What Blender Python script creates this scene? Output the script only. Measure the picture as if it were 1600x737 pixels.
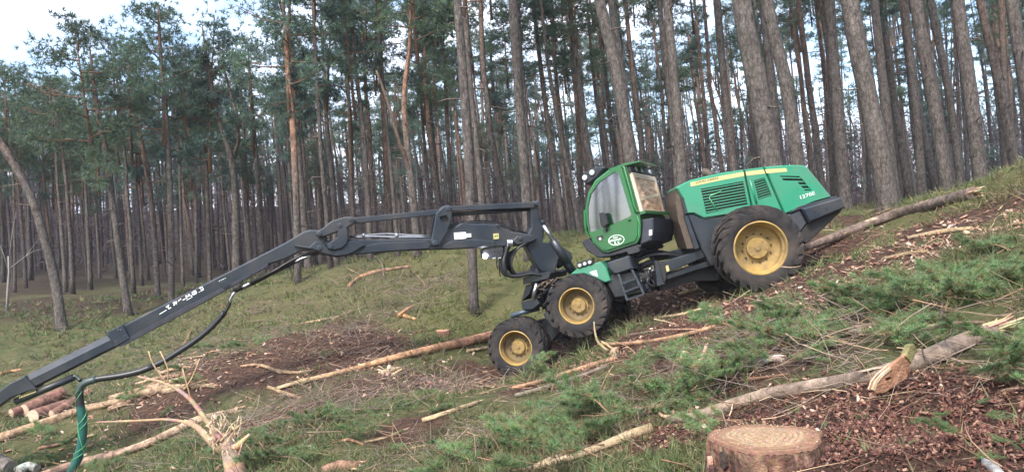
import bpy, bmesh, math, random
import numpy as np
from mathutils import Vector, Matrix, noise
from mathutils.geometry import tessellate_polygon

for o in list(bpy.data.objects): bpy.data.objects.remove(o)
S = bpy.context.scene
COL = S.collection
random.seed(7)
RNG = np.random.default_rng(11)
R = math.radians
U = random.uniform

# ------------------------------------------------------------------ camera
F = 1160.0                                   # focal length in photo pixels (1600 wide)
CAM = Vector((0, 0, 1.5))
ROLL, PITCH = R(3.5), R(1.0)
fw = Vector((0, math.cos(PITCH), math.sin(PITCH)))
up0 = Vector((0, -math.sin(PITCH), math.cos(PITCH)))
rt0 = Vector((1, 0, 0))
RT = rt0*math.cos(ROLL) - up0*math.sin(ROLL)
UP = up0*math.cos(ROLL) + rt0*math.sin(ROLL)
FW = fw
cd = bpy.data.cameras.new("camera")
cam = bpy.data.objects.new("camera", cd); COL.objects.link(cam)
cd.sensor_fit = 'HORIZONTAL'; cd.sensor_width = 36; cd.lens = 36*F/1600
cd.clip_start = 0.1; cd.clip_end = 2000
m = Matrix((RT, UP, -FW)).transposed().to_4x4(); m.translation = CAM
cam.matrix_world = m
S.camera = cam

# ------------------------------------------------------------------ light
SUN_EL, SUN_AZ = R(48), R(205)               # azimuth clockwise from +Y
w = bpy.data.worlds.new("World"); S.world = w; w.use_nodes = True
nt = w.node_tree; nt.nodes.clear()
out = nt.nodes.new('ShaderNodeOutputWorld'); bg = nt.nodes.new('ShaderNodeBackground')
sky = nt.nodes.new('ShaderNodeTexSky'); sky.sky_type = 'NISHITA'; sky.sun_disc = False
sky.sun_elevation = SUN_EL; sky.sun_rotation = SUN_AZ
sky.air_density = 1.0; sky.dust_density = 2.0; sky.ozone_density = 1.0
tc = nt.nodes.new('ShaderNodeTexCoord')
mp = nt.nodes.new('ShaderNodeMapping'); mp.inputs['Scale'].default_value = (1.6, 1.6, 3.4)
nz = nt.nodes.new('ShaderNodeTexNoise'); nz.inputs['Scale'].default_value = 1.7
nz.inputs['Detail'].default_value = 5; nz.inputs['Roughness'].default_value = 0.55
cr = nt.nodes.new('ShaderNodeValToRGB')
cr.color_ramp.elements[0].position = 0.43; cr.color_ramp.elements[1].position = 0.66
nz2 = nt.nodes.new('ShaderNodeTexNoise'); nz2.inputs['Scale'].default_value = 3.1; nz2.inputs['Detail'].default_value = 4
cr2 = nt.nodes.new('ShaderNodeValToRGB')
cr2.color_ramp.elements[0].position = 0.35; cr2.color_ramp.elements[0].color = (3.9, 4.3, 5.5, 1)
cr2.color_ramp.elements[1].position = 0.65; cr2.color_ramp.elements[1].color = (8.2, 8.2, 8.7, 1)
mx = nt.nodes.new('ShaderNodeMix'); mx.data_type = 'RGBA'
L = nt.links.new
L(tc.outputs['Generated'], mp.inputs['Vector']); L(mp.outputs['Vector'], nz.inputs['Vector']); L(mp.outputs['Vector'], nz2.inputs['Vector'])
L(nz.outputs['Fac'], cr.inputs['Fac']); L(nz2.outputs['Fac'], cr2.inputs['Fac'])
L(cr.outputs['Color'], mx.inputs['Factor']); L(sky.outputs['Color'], mx.inputs['A']); L(cr2.outputs['Color'], mx.inputs['B'])
L(mx.outputs['Result'], bg.inputs['Color']); bg.inputs['Strength'].default_value = 0.12
L(bg.outputs['Background'], out.inputs['Surface'])
sd = bpy.data.lights.new("sun", 'SUN'); sd.energy = 1.5; sd.angle = R(11); sd.color = (1.0, 0.95, 0.88)
sun = bpy.data.objects.new("sun", sd); COL.objects.link(sun)
sdir = Vector((math.sin(SUN_AZ)*math.cos(SUN_EL), math.cos(SUN_AZ)*math.cos(SUN_EL), math.sin(SUN_EL)))
sun.rotation_euler = sdir.to_track_quat('Z', 'Y').to_euler()
vs = S.view_settings
vs.view_transform = 'Standard'; vs.look = 'None'; vs.gamma = 1; vs.exposure = 1.9
S.cycles.max_bounces = 6; S.cycles.transparent_max_bounces = 8

# ------------------------------------------------------------------ helpers
def P(px, py, d):
    return CAM + RT*((px-800)/F*d) + FW*d - UP*((py-368.5)/F*d)

def tag(o, label=None, cat=None, group=None, kind=None):
    if label: o['label'] = label
    if cat: o['category'] = cat
    if group: o['group'] = group
    if kind: o['kind'] = kind
    return o
def empty(name, loc, label=None, cat=None, group=None):
    o = bpy.data.objects.new(name, None); COL.objects.link(o); o.location = loc
    o.empty_display_size = 0.2
    return tag(o, label, cat, group)

class MB:
    """collects vertices, faces and colours; build() links them as one mesh object"""
    def __init__(s): s.v=[]; s.f=[]; s.mi=[]; s.sm=[]; s.c=[]
    def add(s, vs, fs, mi=0, smooth=False, col=(1,1,1)):
        b=len(s.v); s.v += [tuple(x) for x in vs]
        if len(vs) and isinstance(col, list): s.c += col
        else: s.c += [col]*len(vs)
        for f in fs: s.f.append(tuple(i+b for i in f)); s.mi.append(mi); s.sm.append(smooth)
        return b
    def tube(s, pts, rad, seg=8, mi=0, capmi=None, smooth=True, col=(1,1,1), wob=0.0, caps=True, flat=1.0):
        pts=[Vector(p) for p in pts]; n=len(pts)
        if not hasattr(rad,'__len__'): rad=[rad]*n
        if not isinstance(col,list): col=[col]*n
        tans=[]
        for i in range(n):
            t=(pts[min(i+1,n-1)]-pts[max(i-1,0)])
            tans.append(t.normalized() if t.length>1e-9 else Vector((0,0,1)))
        ref=Vector((0,0,1)) if abs(tans[0].z)<0.9 else Vector((1,0,0))
        a=tans[0].cross(ref).normalized(); V=[]; C=[]; fs=[]
        ph=[U(0,6.28) for _ in range(3)]
        for i in range(n):
            t=tans[i]; a=(a-t*a.dot(t)).normalized(); b=t.cross(a)
            for k in range(seg):
                th=2*math.pi*k/seg
                r=rad[i]*(1+wob*(0.5*math.sin(2*th+ph[0]+i*0.31)+0.5*math.sin(3*th+ph[1]-i*0.23)+U(-.5,.5)))
                V.append(pts[i]+a*(math.cos(th)*r)+b*(math.sin(th)*r*flat)); C.append(col[i])
        for i in range(n-1):
            for k in range(seg):
                k2=(k+1)%seg
                fs.append((i*seg+k, i*seg+k2, (i+1)*seg+k2, (i+1)*seg+k))
        b0=s.add(V,fs,mi,smooth,C)
        if caps:
            cm=mi if capmi is None else capmi
            s.f.append(tuple(b0+k for k in reversed(range(seg)))); s.mi.append(cm); s.sm.append(False)
            s.f.append(tuple(b0+(n-1)*seg+k for k in range(seg))); s.mi.append(cm); s.sm.append(False)
    def box(s, c, ax, ay, az, mi=0, col=(1,1,1)):
        """c centre, ax/ay/az half axes as vectors"""
        c=Vector(c); V=[c+ax*i+ay*j+az*k for i in(-1,1) for j in(-1,1) for k in(-1,1)]
        s.add(V,[(0,1,3,2),(4,6,7,5),(0,4,5,1),(2,3,7,6),(0,2,6,4),(1,5,7,3)],mi,False,col)
    def build(s, name, mats, parent=None, base=None, sharp=None):
        me=bpy.data.meshes.new(name)
        v=s.v
        if base is not None:
            bx=Vector(base); v=[(x[0]-bx.x,x[1]-bx.y,x[2]-bx.z) for x in v]
        me.from_pydata(v,[],s.f)
        if not isinstance(mats,(list,tuple)): mats=[mats]
        for mm in mats: me.materials.append(mm)
        me.polygons.foreach_set('material_index', s.mi); me.polygons.foreach_set('use_smooth', s.sm)
        a=me.color_attributes.new('Col','FLOAT_COLOR','POINT')
        c=np.ones((len(s.v),4),dtype=np.float32)
        if s.c: c[:,:3]=np.array(s.c,dtype=np.float32)
        a.data.foreach_set('color', c.ravel())
        bm=bmesh.new(); bm.from_mesh(me); bmesh.ops.recalc_face_normals(bm,faces=bm.faces); bm.to_mesh(me); bm.free()
        me.update()
        o=bpy.data.objects.new(name,me); COL.objects.link(o)
        if parent is not None: o.parent=parent
        return o

def fast_mesh(name, V, Fc, C, mat, parent=None):
    """big triangle soups straight from numpy"""
    me=bpy.data.meshes.new(name); n=len(V); k=len(Fc)
    me.vertices.add(n); me.vertices.foreach_set('co', np.asarray(V,dtype=np.float32).ravel())
    me.loops.add(k*3); me.loops.foreach_set('vertex_index', np.asarray(Fc,dtype=np.int32).ravel())
    me.polygons.add(k); me.polygons.foreach_set('loop_start', np.arange(0,k*3,3,dtype=np.int32))
    me.polygons.foreach_set('loop_total', np.full(k,3,dtype=np.int32))
    me.update(calc_edges=True)
    a=me.color_attributes.new('Col','FLOAT_COLOR','POINT')
    c=np.ones((n,4),dtype=np.float32); c[:,:3]=C; a.data.foreach_set('color',c.ravel())
    for mm in (mat if isinstance(mat,(list,tuple)) else [mat]): me.materials.append(mm)
    me.validate(); o=bpy.data.objects.new(name,me); COL.objects.link(o)
    if parent is not None: o.parent=parent
    return o

# ------------------------------------------------------------------ materials
def nodemat(name):
    mm=bpy.data.materials.new(name); mm.use_nodes=True
    t=mm.node_tree; return mm,t,t.nodes['Principled BSDF']
def N(t,typ,**kw):
    n=t.nodes.new(typ)
    for k,v in kw.items():
        if k in n.inputs: n.inputs[k].default_value=v
        else: setattr(n,k,v)
    return n
def pmat(name, col=(1,1,1), rough=.7, metal=0.0, scale=8, var=.35, bump=.0, bscale=40, dirt=None, dirtamt=.4, use_col=True, spec=.4, stretch=None, coat=0, plates=0):
    """colour attribute x base colour x noise, optional dirt film and bump"""
    mm,t,b=nodemat(name); lk=t.links.new
    co=N(t,'ShaderNodeTexCoord'); vec=co.outputs['Object']
    if stretch:
        mpn=N(t,'ShaderNodeMapping'); mpn.inputs['Scale'].default_value=stretch; lk(vec,mpn.inputs['Vector']); vec=mpn.outputs['Vector']
    n1=N(t,'ShaderNodeTexNoise',Scale=scale,Detail=6,Roughness=.6); lk(vec,n1.inputs['Vector'])
    mr=N(t,'ShaderNodeMapRange'); mr.inputs['From Min'].default_value=.3; mr.inputs['From Max'].default_value=.7
    mr.inputs['To Min'].default_value=1-var; mr.inputs['To Max'].default_value=1+var; lk(n1.outputs['Fac'],mr.inputs['Value'])
    base=N(t,'ShaderNodeMix',data_type='RGBA',blend_type='MULTIPLY'); base.inputs['Factor'].default_value=1
    base.inputs['A'].default_value=(*col,1)
    lk(mr.outputs['Result'],base.inputs['B']); cur=base.outputs['Result']
    if plates:
        vo=N(t,'ShaderNodeTexVoronoi',feature='DISTANCE_TO_EDGE',Scale=plates); lk(vec,vo.inputs['Vector'])
        vr=N(t,'ShaderNodeMapRange'); vr.inputs['From Max'].default_value=.16; vr.inputs['To Min'].default_value=.52; vr.inputs['To Max'].default_value=1.12; lk(vo.outputs['Distance'],vr.inputs['Value'])
        m4=N(t,'ShaderNodeMix',data_type='RGBA',blend_type='MULTIPLY'); m4.inputs['Factor'].default_value=1; lk(cur,m4.inputs['A']); lk(vr.outputs['Result'],m4.inputs['B']); cur=m4.outputs['Result']
    if use_col:
        at=N(t,'ShaderNodeAttribute',attribute_name='Col')
        m2=N(t,'ShaderNodeMix',data_type='RGBA',blend_type='MULTIPLY'); m2.inputs['Factor'].default_value=1
        lk(cur,m2.inputs['A']); lk(at.outputs['Color'],m2.inputs['B']); cur=m2.outputs['Result']
    if dirt:
        n2=N(t,'ShaderNodeTexNoise',Scale=scale*.35,Detail=8,Roughness=.65); lk(co.outputs['Object'],n2.inputs['Vector'])
        r2=N(t,'ShaderNodeMapRange'); r2.inputs['From Min'].default_value=.42; r2.inputs['From Max'].default_value=.68; r2.inputs['To Max'].default_value=dirtamt
        lk(n2.outputs['Fac'],r2.inputs['Value'])
        m3=N(t,'ShaderNodeMix',data_type='RGBA'); lk(r2.outputs['Result'],m3.inputs['Factor']); lk(cur,m3.inputs['A']); m3.inputs['B'].default_value=(*dirt,1); cur=m3.outputs['Result']
        r3=N(t,'ShaderNodeMapRange'); r3.inputs['To Min'].default_value=rough; r3.inputs['To Max'].default_value=min(1,rough+.45); lk(r2.outputs['Result'],r3.inputs['Value']); lk(r3.outputs['Result'],b.inputs['Roughness'])
    else: b.inputs['Roughness'].default_value=rough
    lk(cur,b.inputs['Base Color']); b.inputs['Metallic'].default_value=metal
    b.inputs['Specular IOR Level'].default_value=spec; b.inputs['Coat Weight'].default_value=coat; b.inputs['Coat Roughness'].default_value=.15
    if bump:
        n3=N(t,'ShaderNodeTexNoise',Scale=bscale,Detail=5,Roughness=.65); lk(vec,n3.inputs['Vector'])
        bp=N(t,'ShaderNodeBump',Strength=bump); bp.inputs['Distance'].default_value=.03; lk(n3.outputs['Fac'],bp.inputs['Height']); lk(bp.outputs['Normal'],b.inputs['Normal'])
    return mm
def leafmat(name, rough=.55):
    mm,t,b=nodemat(name); lk=t.links.new
    at=N(t,'ShaderNodeAttribute',attribute_name='Col')
    oi=N(t,'ShaderNodeObjectInfo'); mr=N(t,'ShaderNodeMapRange'); mr.inputs['To Min'].default_value=.75; mr.inputs['To Max'].default_value=1.25
    lk(oi.outputs['Random'],mr.inputs['Value'])
    mxx=N(t,'ShaderNodeMix',data_type='RGBA',blend_type='MULTIPLY'); mxx.inputs['Factor'].default_value=1
    lk(at.outputs['Color'],mxx.inputs['A']); lk(mr.outputs['Result'],mxx.inputs['B'])
    lk(mxx.outputs['Result'],b.inputs['Base Color']); b.inputs['Roughness'].default_value=rough; b.inputs['Specular IOR Level'].default_value=.25
    tr=N(t,'ShaderNodeBsdfTranslucent'); lk(mxx.outputs['Result'],tr.inputs['Color'])
    ms=N(t,'ShaderNodeMixShader'); ms.inputs['Fac'].default_value=.3
    lk(b.outputs['BSDF'],ms.inputs[1]); lk(tr.outputs['BSDF'],ms.inputs[2]); lk(ms.outputs['Shader'],t.nodes['Material Output'].inputs['Surface'])
    return mm
M={}
M['bark']=pmat('pine_bark',rough=.9,scale=11,var=.62,bump=1.0,bscale=20,stretch=(1,1,.42),spec=.15,dirt=(.12,.115,.095),dirtamt=.4,plates=13)
M['logbark']=pmat('log_bark',rough=.9,scale=9,var=.6,bump=.9,bscale=30,spec=.15,dirt=(.10,.07,.052),dirtamt=.75)
M['wood']=pmat('fresh_wood',rough=.8,scale=14,var=.35,bump=.5,bscale=60,spec=.2,dirt=(.20,.12,.08),dirtamt=.6)
M['cutwood']=pmat('sawn_face',rough=.8,scale=40,var=.25,bump=.4,bscale=90,spec=.2)
M['needle']=leafmat('pine_needles'); M['grass']=leafmat('grass_blades')
M['twig']=pmat('twig_wood',rough=.85,scale=20,var=.3,spec=.2)
M['green']=pmat('hood_green_sky_tint',(.022,.225,.128),rough=.32,scale=3,var=.06,dirt=(.15,.15,.115),dirtamt=.38,use_col=False,spec=.5,coat=.3)  # green paint with the turquoise sheen of the sky mixed into its base colour
M['cabgreen']=pmat('cab_green_paint',(.005,.105,.024),rough=.3,scale=3,var=.06,dirt=(.09,.095,.06),dirtamt=.25,use_col=False,spec=.5,coat=.3)
M['trim']=pmat('light_green_edge',(.10,.36,.16),rough=.4,var=.1,use_col=False)
M['steel']=pmat('crane_blue_grey_paint',(.015,.022,.032),rough=.34,scale=4,var=.16,dirt=(.085,.075,.06),dirtamt=.34,use_col=True,spec=.5,bump=.05,bscale=60)
M['dark']=pmat('dark_machinery',(.014,.016,.019),rough=.55,scale=6,var=.3,dirt=(.07,.055,.04),dirtamt=.3,use_col=True,spec=.4,bump=.1,bscale=50)
M['rubber']=pmat('tyre_rubber',(.024,.023,.024),rough=.85,scale=7,var=.25,dirt=(.10,.08,.065),dirtamt=.6,use_col=True,spec=.2,bump=.25,bscale=50)
M['yellow']=pmat('rim_yellow_paint',(.36,.245,.075),rough=.55,scale=7,var=.18,dirt=(.13,.095,.06),dirtamt=.85,use_col=True,spec=.4)
M['stripe']=pmat('stripe_yellow',(.50,.44,.19),rough=.5,var=.06,use_col=False)
M['white']=pmat('white_marking',(.80,.82,.80),rough=.5,var=.08,use_col=True)
M['black']=pmat('black_lettering',(.02,.02,.02),rough=.6,var=.05,use_col=False)
M['chrome']=pmat('bare_steel',(.45,.46,.48),rough=.28,metal=.9,var=.1,use_col=False)
M['rust']=pmat('rusty_steel',(.10,.075,.058),rough=.7,metal=.3,var=.35,use_col=False,scale=20)
M['hose']=pmat('black_rubber_hose',(.016,.017,.019),rough=.42,var=.2,use_col=True,spec=.5)
M['cream']=pmat('cream_trim_and_reflection',(.70,.55,.40),rough=.6,var=.12,use_col=True)
def glassmat():
    mm,t,b=nodemat('tinted_glass'); lk=t.links.new
    gl=N(t,'ShaderNodeBsdfGlossy',Roughness=.05); gl.inputs['Color'].default_value=(.80,.78,.90,1)
    tr=N(t,'ShaderNodeBsdfTransparent'); tr.inputs['Color'].default_value=(.36,.37,.40,1)
    ms=N(t,'ShaderNodeMixShader'); ms.inputs['Fac'].default_value=.22
    lk(tr.outputs['BSDF'],ms.inputs[1]); lk(gl.outputs['BSDF'],ms.inputs[2]); lk(ms.outputs['Shader'],t.nodes['Material Output'].inputs['Surface'])
    return mm
M['glass']=glassmat()
def emis(name,col,s):
    mm,t,b=nodemat(name); b.inputs['Emission Color'].default_value=(*col,1); b.inputs['Emission Strength'].default_value=s; b.inputs['Base Color'].default_value=(.9,.9,.9,1); return mm
M['lamp']=emis('lit_lamp',(.92,.95,1),22)
M['lens']=pmat('lamp_glass',(.38,.40,.41),rough=.15,var=.05,use_col=False,spec=.8)

# ------------------------------------------------------------------ terrain
CP=[ # photo x, photo y, metres from the camera
 (1195,765,3.4),(1600,737,2.8),(1450,650,3.9),(1600,560,4.3),(800,737,6.2),(1000,737,4.7),(1000,640,7.0),(1000,560,10.7),
 (800,660,9.6),(800,600,14.2),(812,585,15.7),(905,540,15.4),(1182,458,14.4),(1040,500,14.2),(1182,545,7.4),(1300,470,10.5),(1400,520,6.2),
 (1500,420,7.6),(1600,420,7.0),(1500,350,12),(1600,330,11.5),(1300,375,18),(1390,328,22),(1300,335,26),(1540,288,24),(1600,280,24),(1480,305,24),
 (1182,440,16.8),(860,555,17.2),(1040,405,19.5),(1040,365,24),(1040,352,29),(900,385,25),(850,368,30),
 (700,545,17),(720,480,20),(700,430,25),(700,388,32),(600,570,15.5),(600,470,22),(600,420,27),(600,398,33),(560,640,12),(620,737,7.8),
 (500,700,10),(500,600,15),(480,500,22),(450,432,31),(350,690,12),(350,600,16),(380,520,22),(300,488,29),(240,737,12.6),(112,737,14.3),(0,737,14.0),(-200,737,14.5),
 (100,640,18.8),(200,590,19),(0,600,20.5),(100,560,23),(195,494,29),(100,515,27),(0,520,26),(200,525,25),
 (0,455,40),(100,440,46),(200,436,48),(300,440,46),(400,425,48),(-300,460,40),(100,420,75),(300,415,75),
]
pts=[P(*c) for c in CP]
xyz=[(p.x,p.y,p.z) for p in pts]
# hidden / outside ground
xyz += [(0,-8,.55),(7,-4,4.2),(-6,-4,-.6),(12,3,5.6),(16,10,6.6),(-9,4,-2.0),(-16,10,-1.9),(0,0,.2),
        (-2,44,.2),(6,44,.5),(16,44,2.0),(25,38,3.2),(34,30,6.5),(-30,60,.8),(0,75,.2),(30,75,3),(60,75,4),(-60,75,1.5),(-45,30,.5),
        (-80,130,11),(0,130,8.5),(80,130,7),(0,220,16),(150,220,13),(-150,220,19),(140,60,7),(-120,20,4)]
xyz=np.array(xyz); XS=np.array([1/20.,1/20.])
def tps_k(r2): return np.where(r2>1e-12, .5*r2*np.log(np.maximum(r2,1e-12)), 0)
Aq=xyz[:,:2]*XS; n_=len(Aq)
K=tps_k(((Aq[:,None]-Aq[None])**2).sum(-1))+np.eye(n_)*4e-4
Pm=np.c_[np.ones(n_),Aq]; A=np.block([[K,Pm],[Pm.T,np.zeros((3,3))]])
sol=np.linalg.solve(A,np.r_[xyz[:,2],0,0,0])
def vnoise(x,y,seed=0):
    """smooth value noise, vectorised"""
    xi=np.floor(x).astype(np.int64); yi=np.floor(y).astype(np.int64); fx=x-xi; fy=y-yi
    fx=fx*fx*(3-2*fx); fy=fy*fy*(3-2*fy)
    def hsh(a,b):
        h=(a*374761393+b*668265263+seed*974711)&0x7fffffff
        h=((h^(h>>13))*1274126177)&0x7fffffff
        return ((h^(h>>16))&0xffff)/65535.0-.5
    return (hsh(xi,yi)*(1-fx)+hsh(xi+1,yi)*fx)*(1-fy)+(hsh(xi,yi+1)*(1-fx)+hsh(xi+1,yi+1)*fx)*fy
def hgt(x,y):
    x=np.atleast_1d(np.asarray(x,float)); y=np.atleast_1d(np.asarray(y,float))
    q=np.c_[x,y]*XS; z=np.empty(len(x))
    for i in range(0,len(x),20000):
        qq=q[i:i+20000]
        k=tps_k(((qq[:,None]-Aq[None])**2).sum(-1))
        z[i:i+20000]=k@sol[:n_]+sol[n_]+qq@sol[n_+1:]
    z += vnoise(x*.45,y*.45,1)*.22+vnoise(x*1.3,y*1.3,2)*.18+vnoise(x*3.3,y*3.3,3)*.07+vnoise(x*8,y*8,4)*.03
    return z
def H(x,y): return float(hgt([x],[y])[0])
TT=np.geomspace(1.5,180,500)
def G(px,py):
    """point of the ground seen at a photo position"""
    d=RT*((px-800)/F)+FW-UP*((py-368.5)/F)
    x=CAM.x+d.x*TT; y=CAM.y+d.y*TT; z=CAM.z+d.z*TT; g=z-hgt(x,y)
    k=np.where(g<0)[0]
    if len(k)==0: return CAM+d*60
    k=k[0]
    if k==0: t=TT[0]
    else: t=TT[k-1]+(TT[k]-TT[k-1])*g[k-1]/(g[k-1]-g[k])
    return CAM+d*t
def onground(x,y,dz=0): return Vector((x,y,H(x,y)+dz))

# painted kinds of ground: soil = churned brown soil, moss = yellow green moss, chips = sawdust / bark litter
SOIL=[(1120,500,2.2),(1250,400,1.8),(1400,370,1.8),(1300,340,1.6),(1050,470,1.6),(1000,500,1.4),(1180,480,1.8),(1500,340,1.5),(1350,650,.9),(1450,690,.9),(1250,640,.6),(1180,560,1.0),(1020,590,.9),(1080,690,.5),
      (560,545,1.3),(500,520,1.5),(470,560,1.5),(600,600,1.2),(450,560,1.4),(690,600,1.2),(300,600,1.6),(430,650,1.0),(880,560,1.5),(930,540,1.2),(1400,420,1.2),(1300,430,1.3),(1560,660,.6),(760,590,1.0),(640,680,.6),(860,600,.9)]
LITTER=[(150,470,6),(60,480,6),(250,460,6),(0,450,8),(350,440,7),(450,420,6)]
MOSS=[(600,450,3.5),(650,420,4),(520,470,3),(430,480,3.5),(760,440,3.5),(700,480,2.5),(850,410,4),(1040,375,4),(900,390,4),(1310,350,3),(1560,300,4),(180,440,5),(220,432,6)]
def blobs(L,X,Y):
    z=np.zeros(len(X))
    for px,py,r in L:
        g=G(px,py); z=np.maximum(z,np.exp(-((X-g.x)**2+(Y-g.y)**2)/(r*r)))
    return z
def ax(a,b,n,c,k):
    t=np.linspace(-1,1,n); s=np.sinh(t*k)/math.sinh(k)
    return np.where(s<0,c+s*(c-a),c+s*(b-c))
gx=ax(-260,260,430,0,4.4); gy=np.r_[np.linspace(-60,-6,14)[:-1], np.linspace(-6,2,26)[:-1], 2+np.geomspace(.06,318,430)-.06]
GX,GY=np.meshgrid(gx,gy); gxf,gyf=GX.ravel(),GY.ravel()
gz=hgt(gxf,gyf)
far=np.hypot(gxf,gyf); gz=np.where(far>150,gz,gz)
nx,ny=len(gx),len(gy)
idx=np.arange(nx*ny).reshape(ny,nx)
q=np.stack([idx[:-1,:-1],idx[:-1,1:],idx[1:,1:],idx[1:,:-1]],-1).reshape(-1,4)
tri=np.concatenate([q[:,[0,1,2]],q[:,[0,2,3]]])
soil=blobs(SOIL,gxf,gyf); moss=blobs(MOSS,gxf,gyf); lit=blobs(LITTER,gxf,gyf)
lit=np.maximum(lit,np.clip((gyf-38)/12,0,1)*.85)
def gmat():
    mm,t,b=nodemat('forest_floor'); lk=t.links.new
    co=N(t,'ShaderNodeTexCoord'); v=co.outputs['Object']
    at=N(t,'ShaderNodeAttribute',attribute_name='Col'); sp=N(t,'ShaderNodeSeparateColor'); lk(at.outputs['Color'],sp.inputs['Color'])
    def nse(s,d=6,r=.6):
        n=N(t,'ShaderNodeTexNoise',Scale=s,Detail=d,Roughness=r); lk(v,n.inputs['Vector']); return n.outputs['Fac']
    def ramp(fac,stops):
        r=N(t,'ShaderNodeValToRGB'); e=r.color_ramp.elements
        while len(e)<len(stops): e.new(.5)
        for i,(p,c) in enumerate(stops): e[i].position=p; e[i].color=(*c,1)
        lk(fac,r.inputs['Fac']); return r.outputs['Color']
    def thr(mask,noise_,lo,hi,k=.9):
        ad=N(t,'ShaderNodeMath',operation='MULTIPLY_ADD'); lk(noise_,ad.inputs[0]); ad.inputs[1].default_value=k; lk(mask,ad.inputs[2])
        mr=N(t,'ShaderNodeMapRange'); mr.inputs['From Min'].default_value=lo; mr.inputs['From Max'].default_value=hi; lk(ad.outputs[0],mr.inputs['Value']); return mr.outputs['Result']
    def mix(f,a,bb):
        x=N(t,'ShaderNodeMix',data_type='RGBA'); lk(f,x.inputs['Factor']); lk(a,x.inputs['A']); lk(bb,x.inputs['B']); return x.outputs['Result']
    grass=ramp(nse(3.5),[(.3,(.046,.058,.024)),(.5,(.088,.094,.038)),(.7,(.13,.108,.058))])
    mossc=ramp(nse(1.6),[(.3,(.075,.080,.030)),(.55,(.112,.108,.044)),(.75,(.12,.098,.056))])
    soilc=ramp(nse(9,8,.7),[(.25,(.022,.013,.010)),(.45,(.060,.034,.024)),(.6,(.105,.063,.043)),(.78,(.18,.115,.078))])
    litc=ramp(nse(5,7),[(.3,(.034,.024,.017)),(.55,(.060,.043,.028)),(.75,(.068,.060,.030))])
    c=mix(thr(sp.outputs['Green'],nse(1.1),.75,1.15),grass,mossc)
    c=mix(thr(sp.outputs['Blue'],nse(.8),.75,1.2),c,litc)
    c=mix(thr(sp.outputs['Red'],nse(2.2,7,.65),.72,.98),c,soilc)
    c2=N(t,'ShaderNodeMix',data_type='RGBA',blend_type='MULTIPLY'); c2.inputs['Factor'].default_value=1
    lk(c,c2.inputs['A']); lk(ramp(nse(26,6,.75),[(.3,(.5,.5,.5)),(.6,(1.15,1.15,1.15))]),c2.inputs['B'])
    lk(c2.outputs['Result'],b.inputs['Base Color']); b.inputs['Roughness'].default_value=.95; b.inputs['Specular IOR Level'].default_value=.15
    bp=N(t,'ShaderNodeBump',Strength=.9); bp.inputs['Distance'].default_value=.06; lk(nse(14,8,.75),bp.inputs['Height']); lk(bp.outputs['Normal'],b.inputs['Normal'])
    return mm
g=fast_mesh('ground',np.c_[gxf,gyf,gz],tri,np.c_[soil,moss,lit],gmat())
tag(g,kind='structure'); g.data.polygons.foreach_set('use_smooth',[True]*len(g.data.polygons))
# ================================================================== FOREST
def tufts(Pp, D, r, nb, w, cols):
    """needle clusters: nb thin triangles round each point, biased along D"""
    n=len(Pp); d=RNG.normal(size=(n,nb,3)); d/=np.linalg.norm(d,axis=-1,keepdims=True)
    d=d*1.0+D[:,None,:]*.75; d/=np.linalg.norm(d,axis=-1,keepdims=True)
    ln=r*RNG.uniform(.55,1.15,(n,nb,1)) if np.isscalar(r) else r[:,None,None]*RNG.uniform(.55,1.15,(n,nb,1))
    side=np.cross(d,RNG.normal(size=(n,nb,3))); side/=np.linalg.norm(side,axis=-1,keepdims=True)+1e-9
    ww=w if np.isscalar(w) else w[:,None,None]
    b=Pp[:,None,:]+d*ln*.12
    V=np.stack([b+side*ww,b-side*ww,Pp[:,None,:]+d*ln],2).reshape(-1,3)
    Fc=np.arange(len(V)).reshape(-1,3)
    C=np.repeat(cols*1.0,nb*3,axis=0)*RNG.uniform(.8,1.2,(n*nb,1)).repeat(3,0)
    return V,Fc,C
def npvec(v): return np.array((v.x,v.y,v.z))

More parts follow.
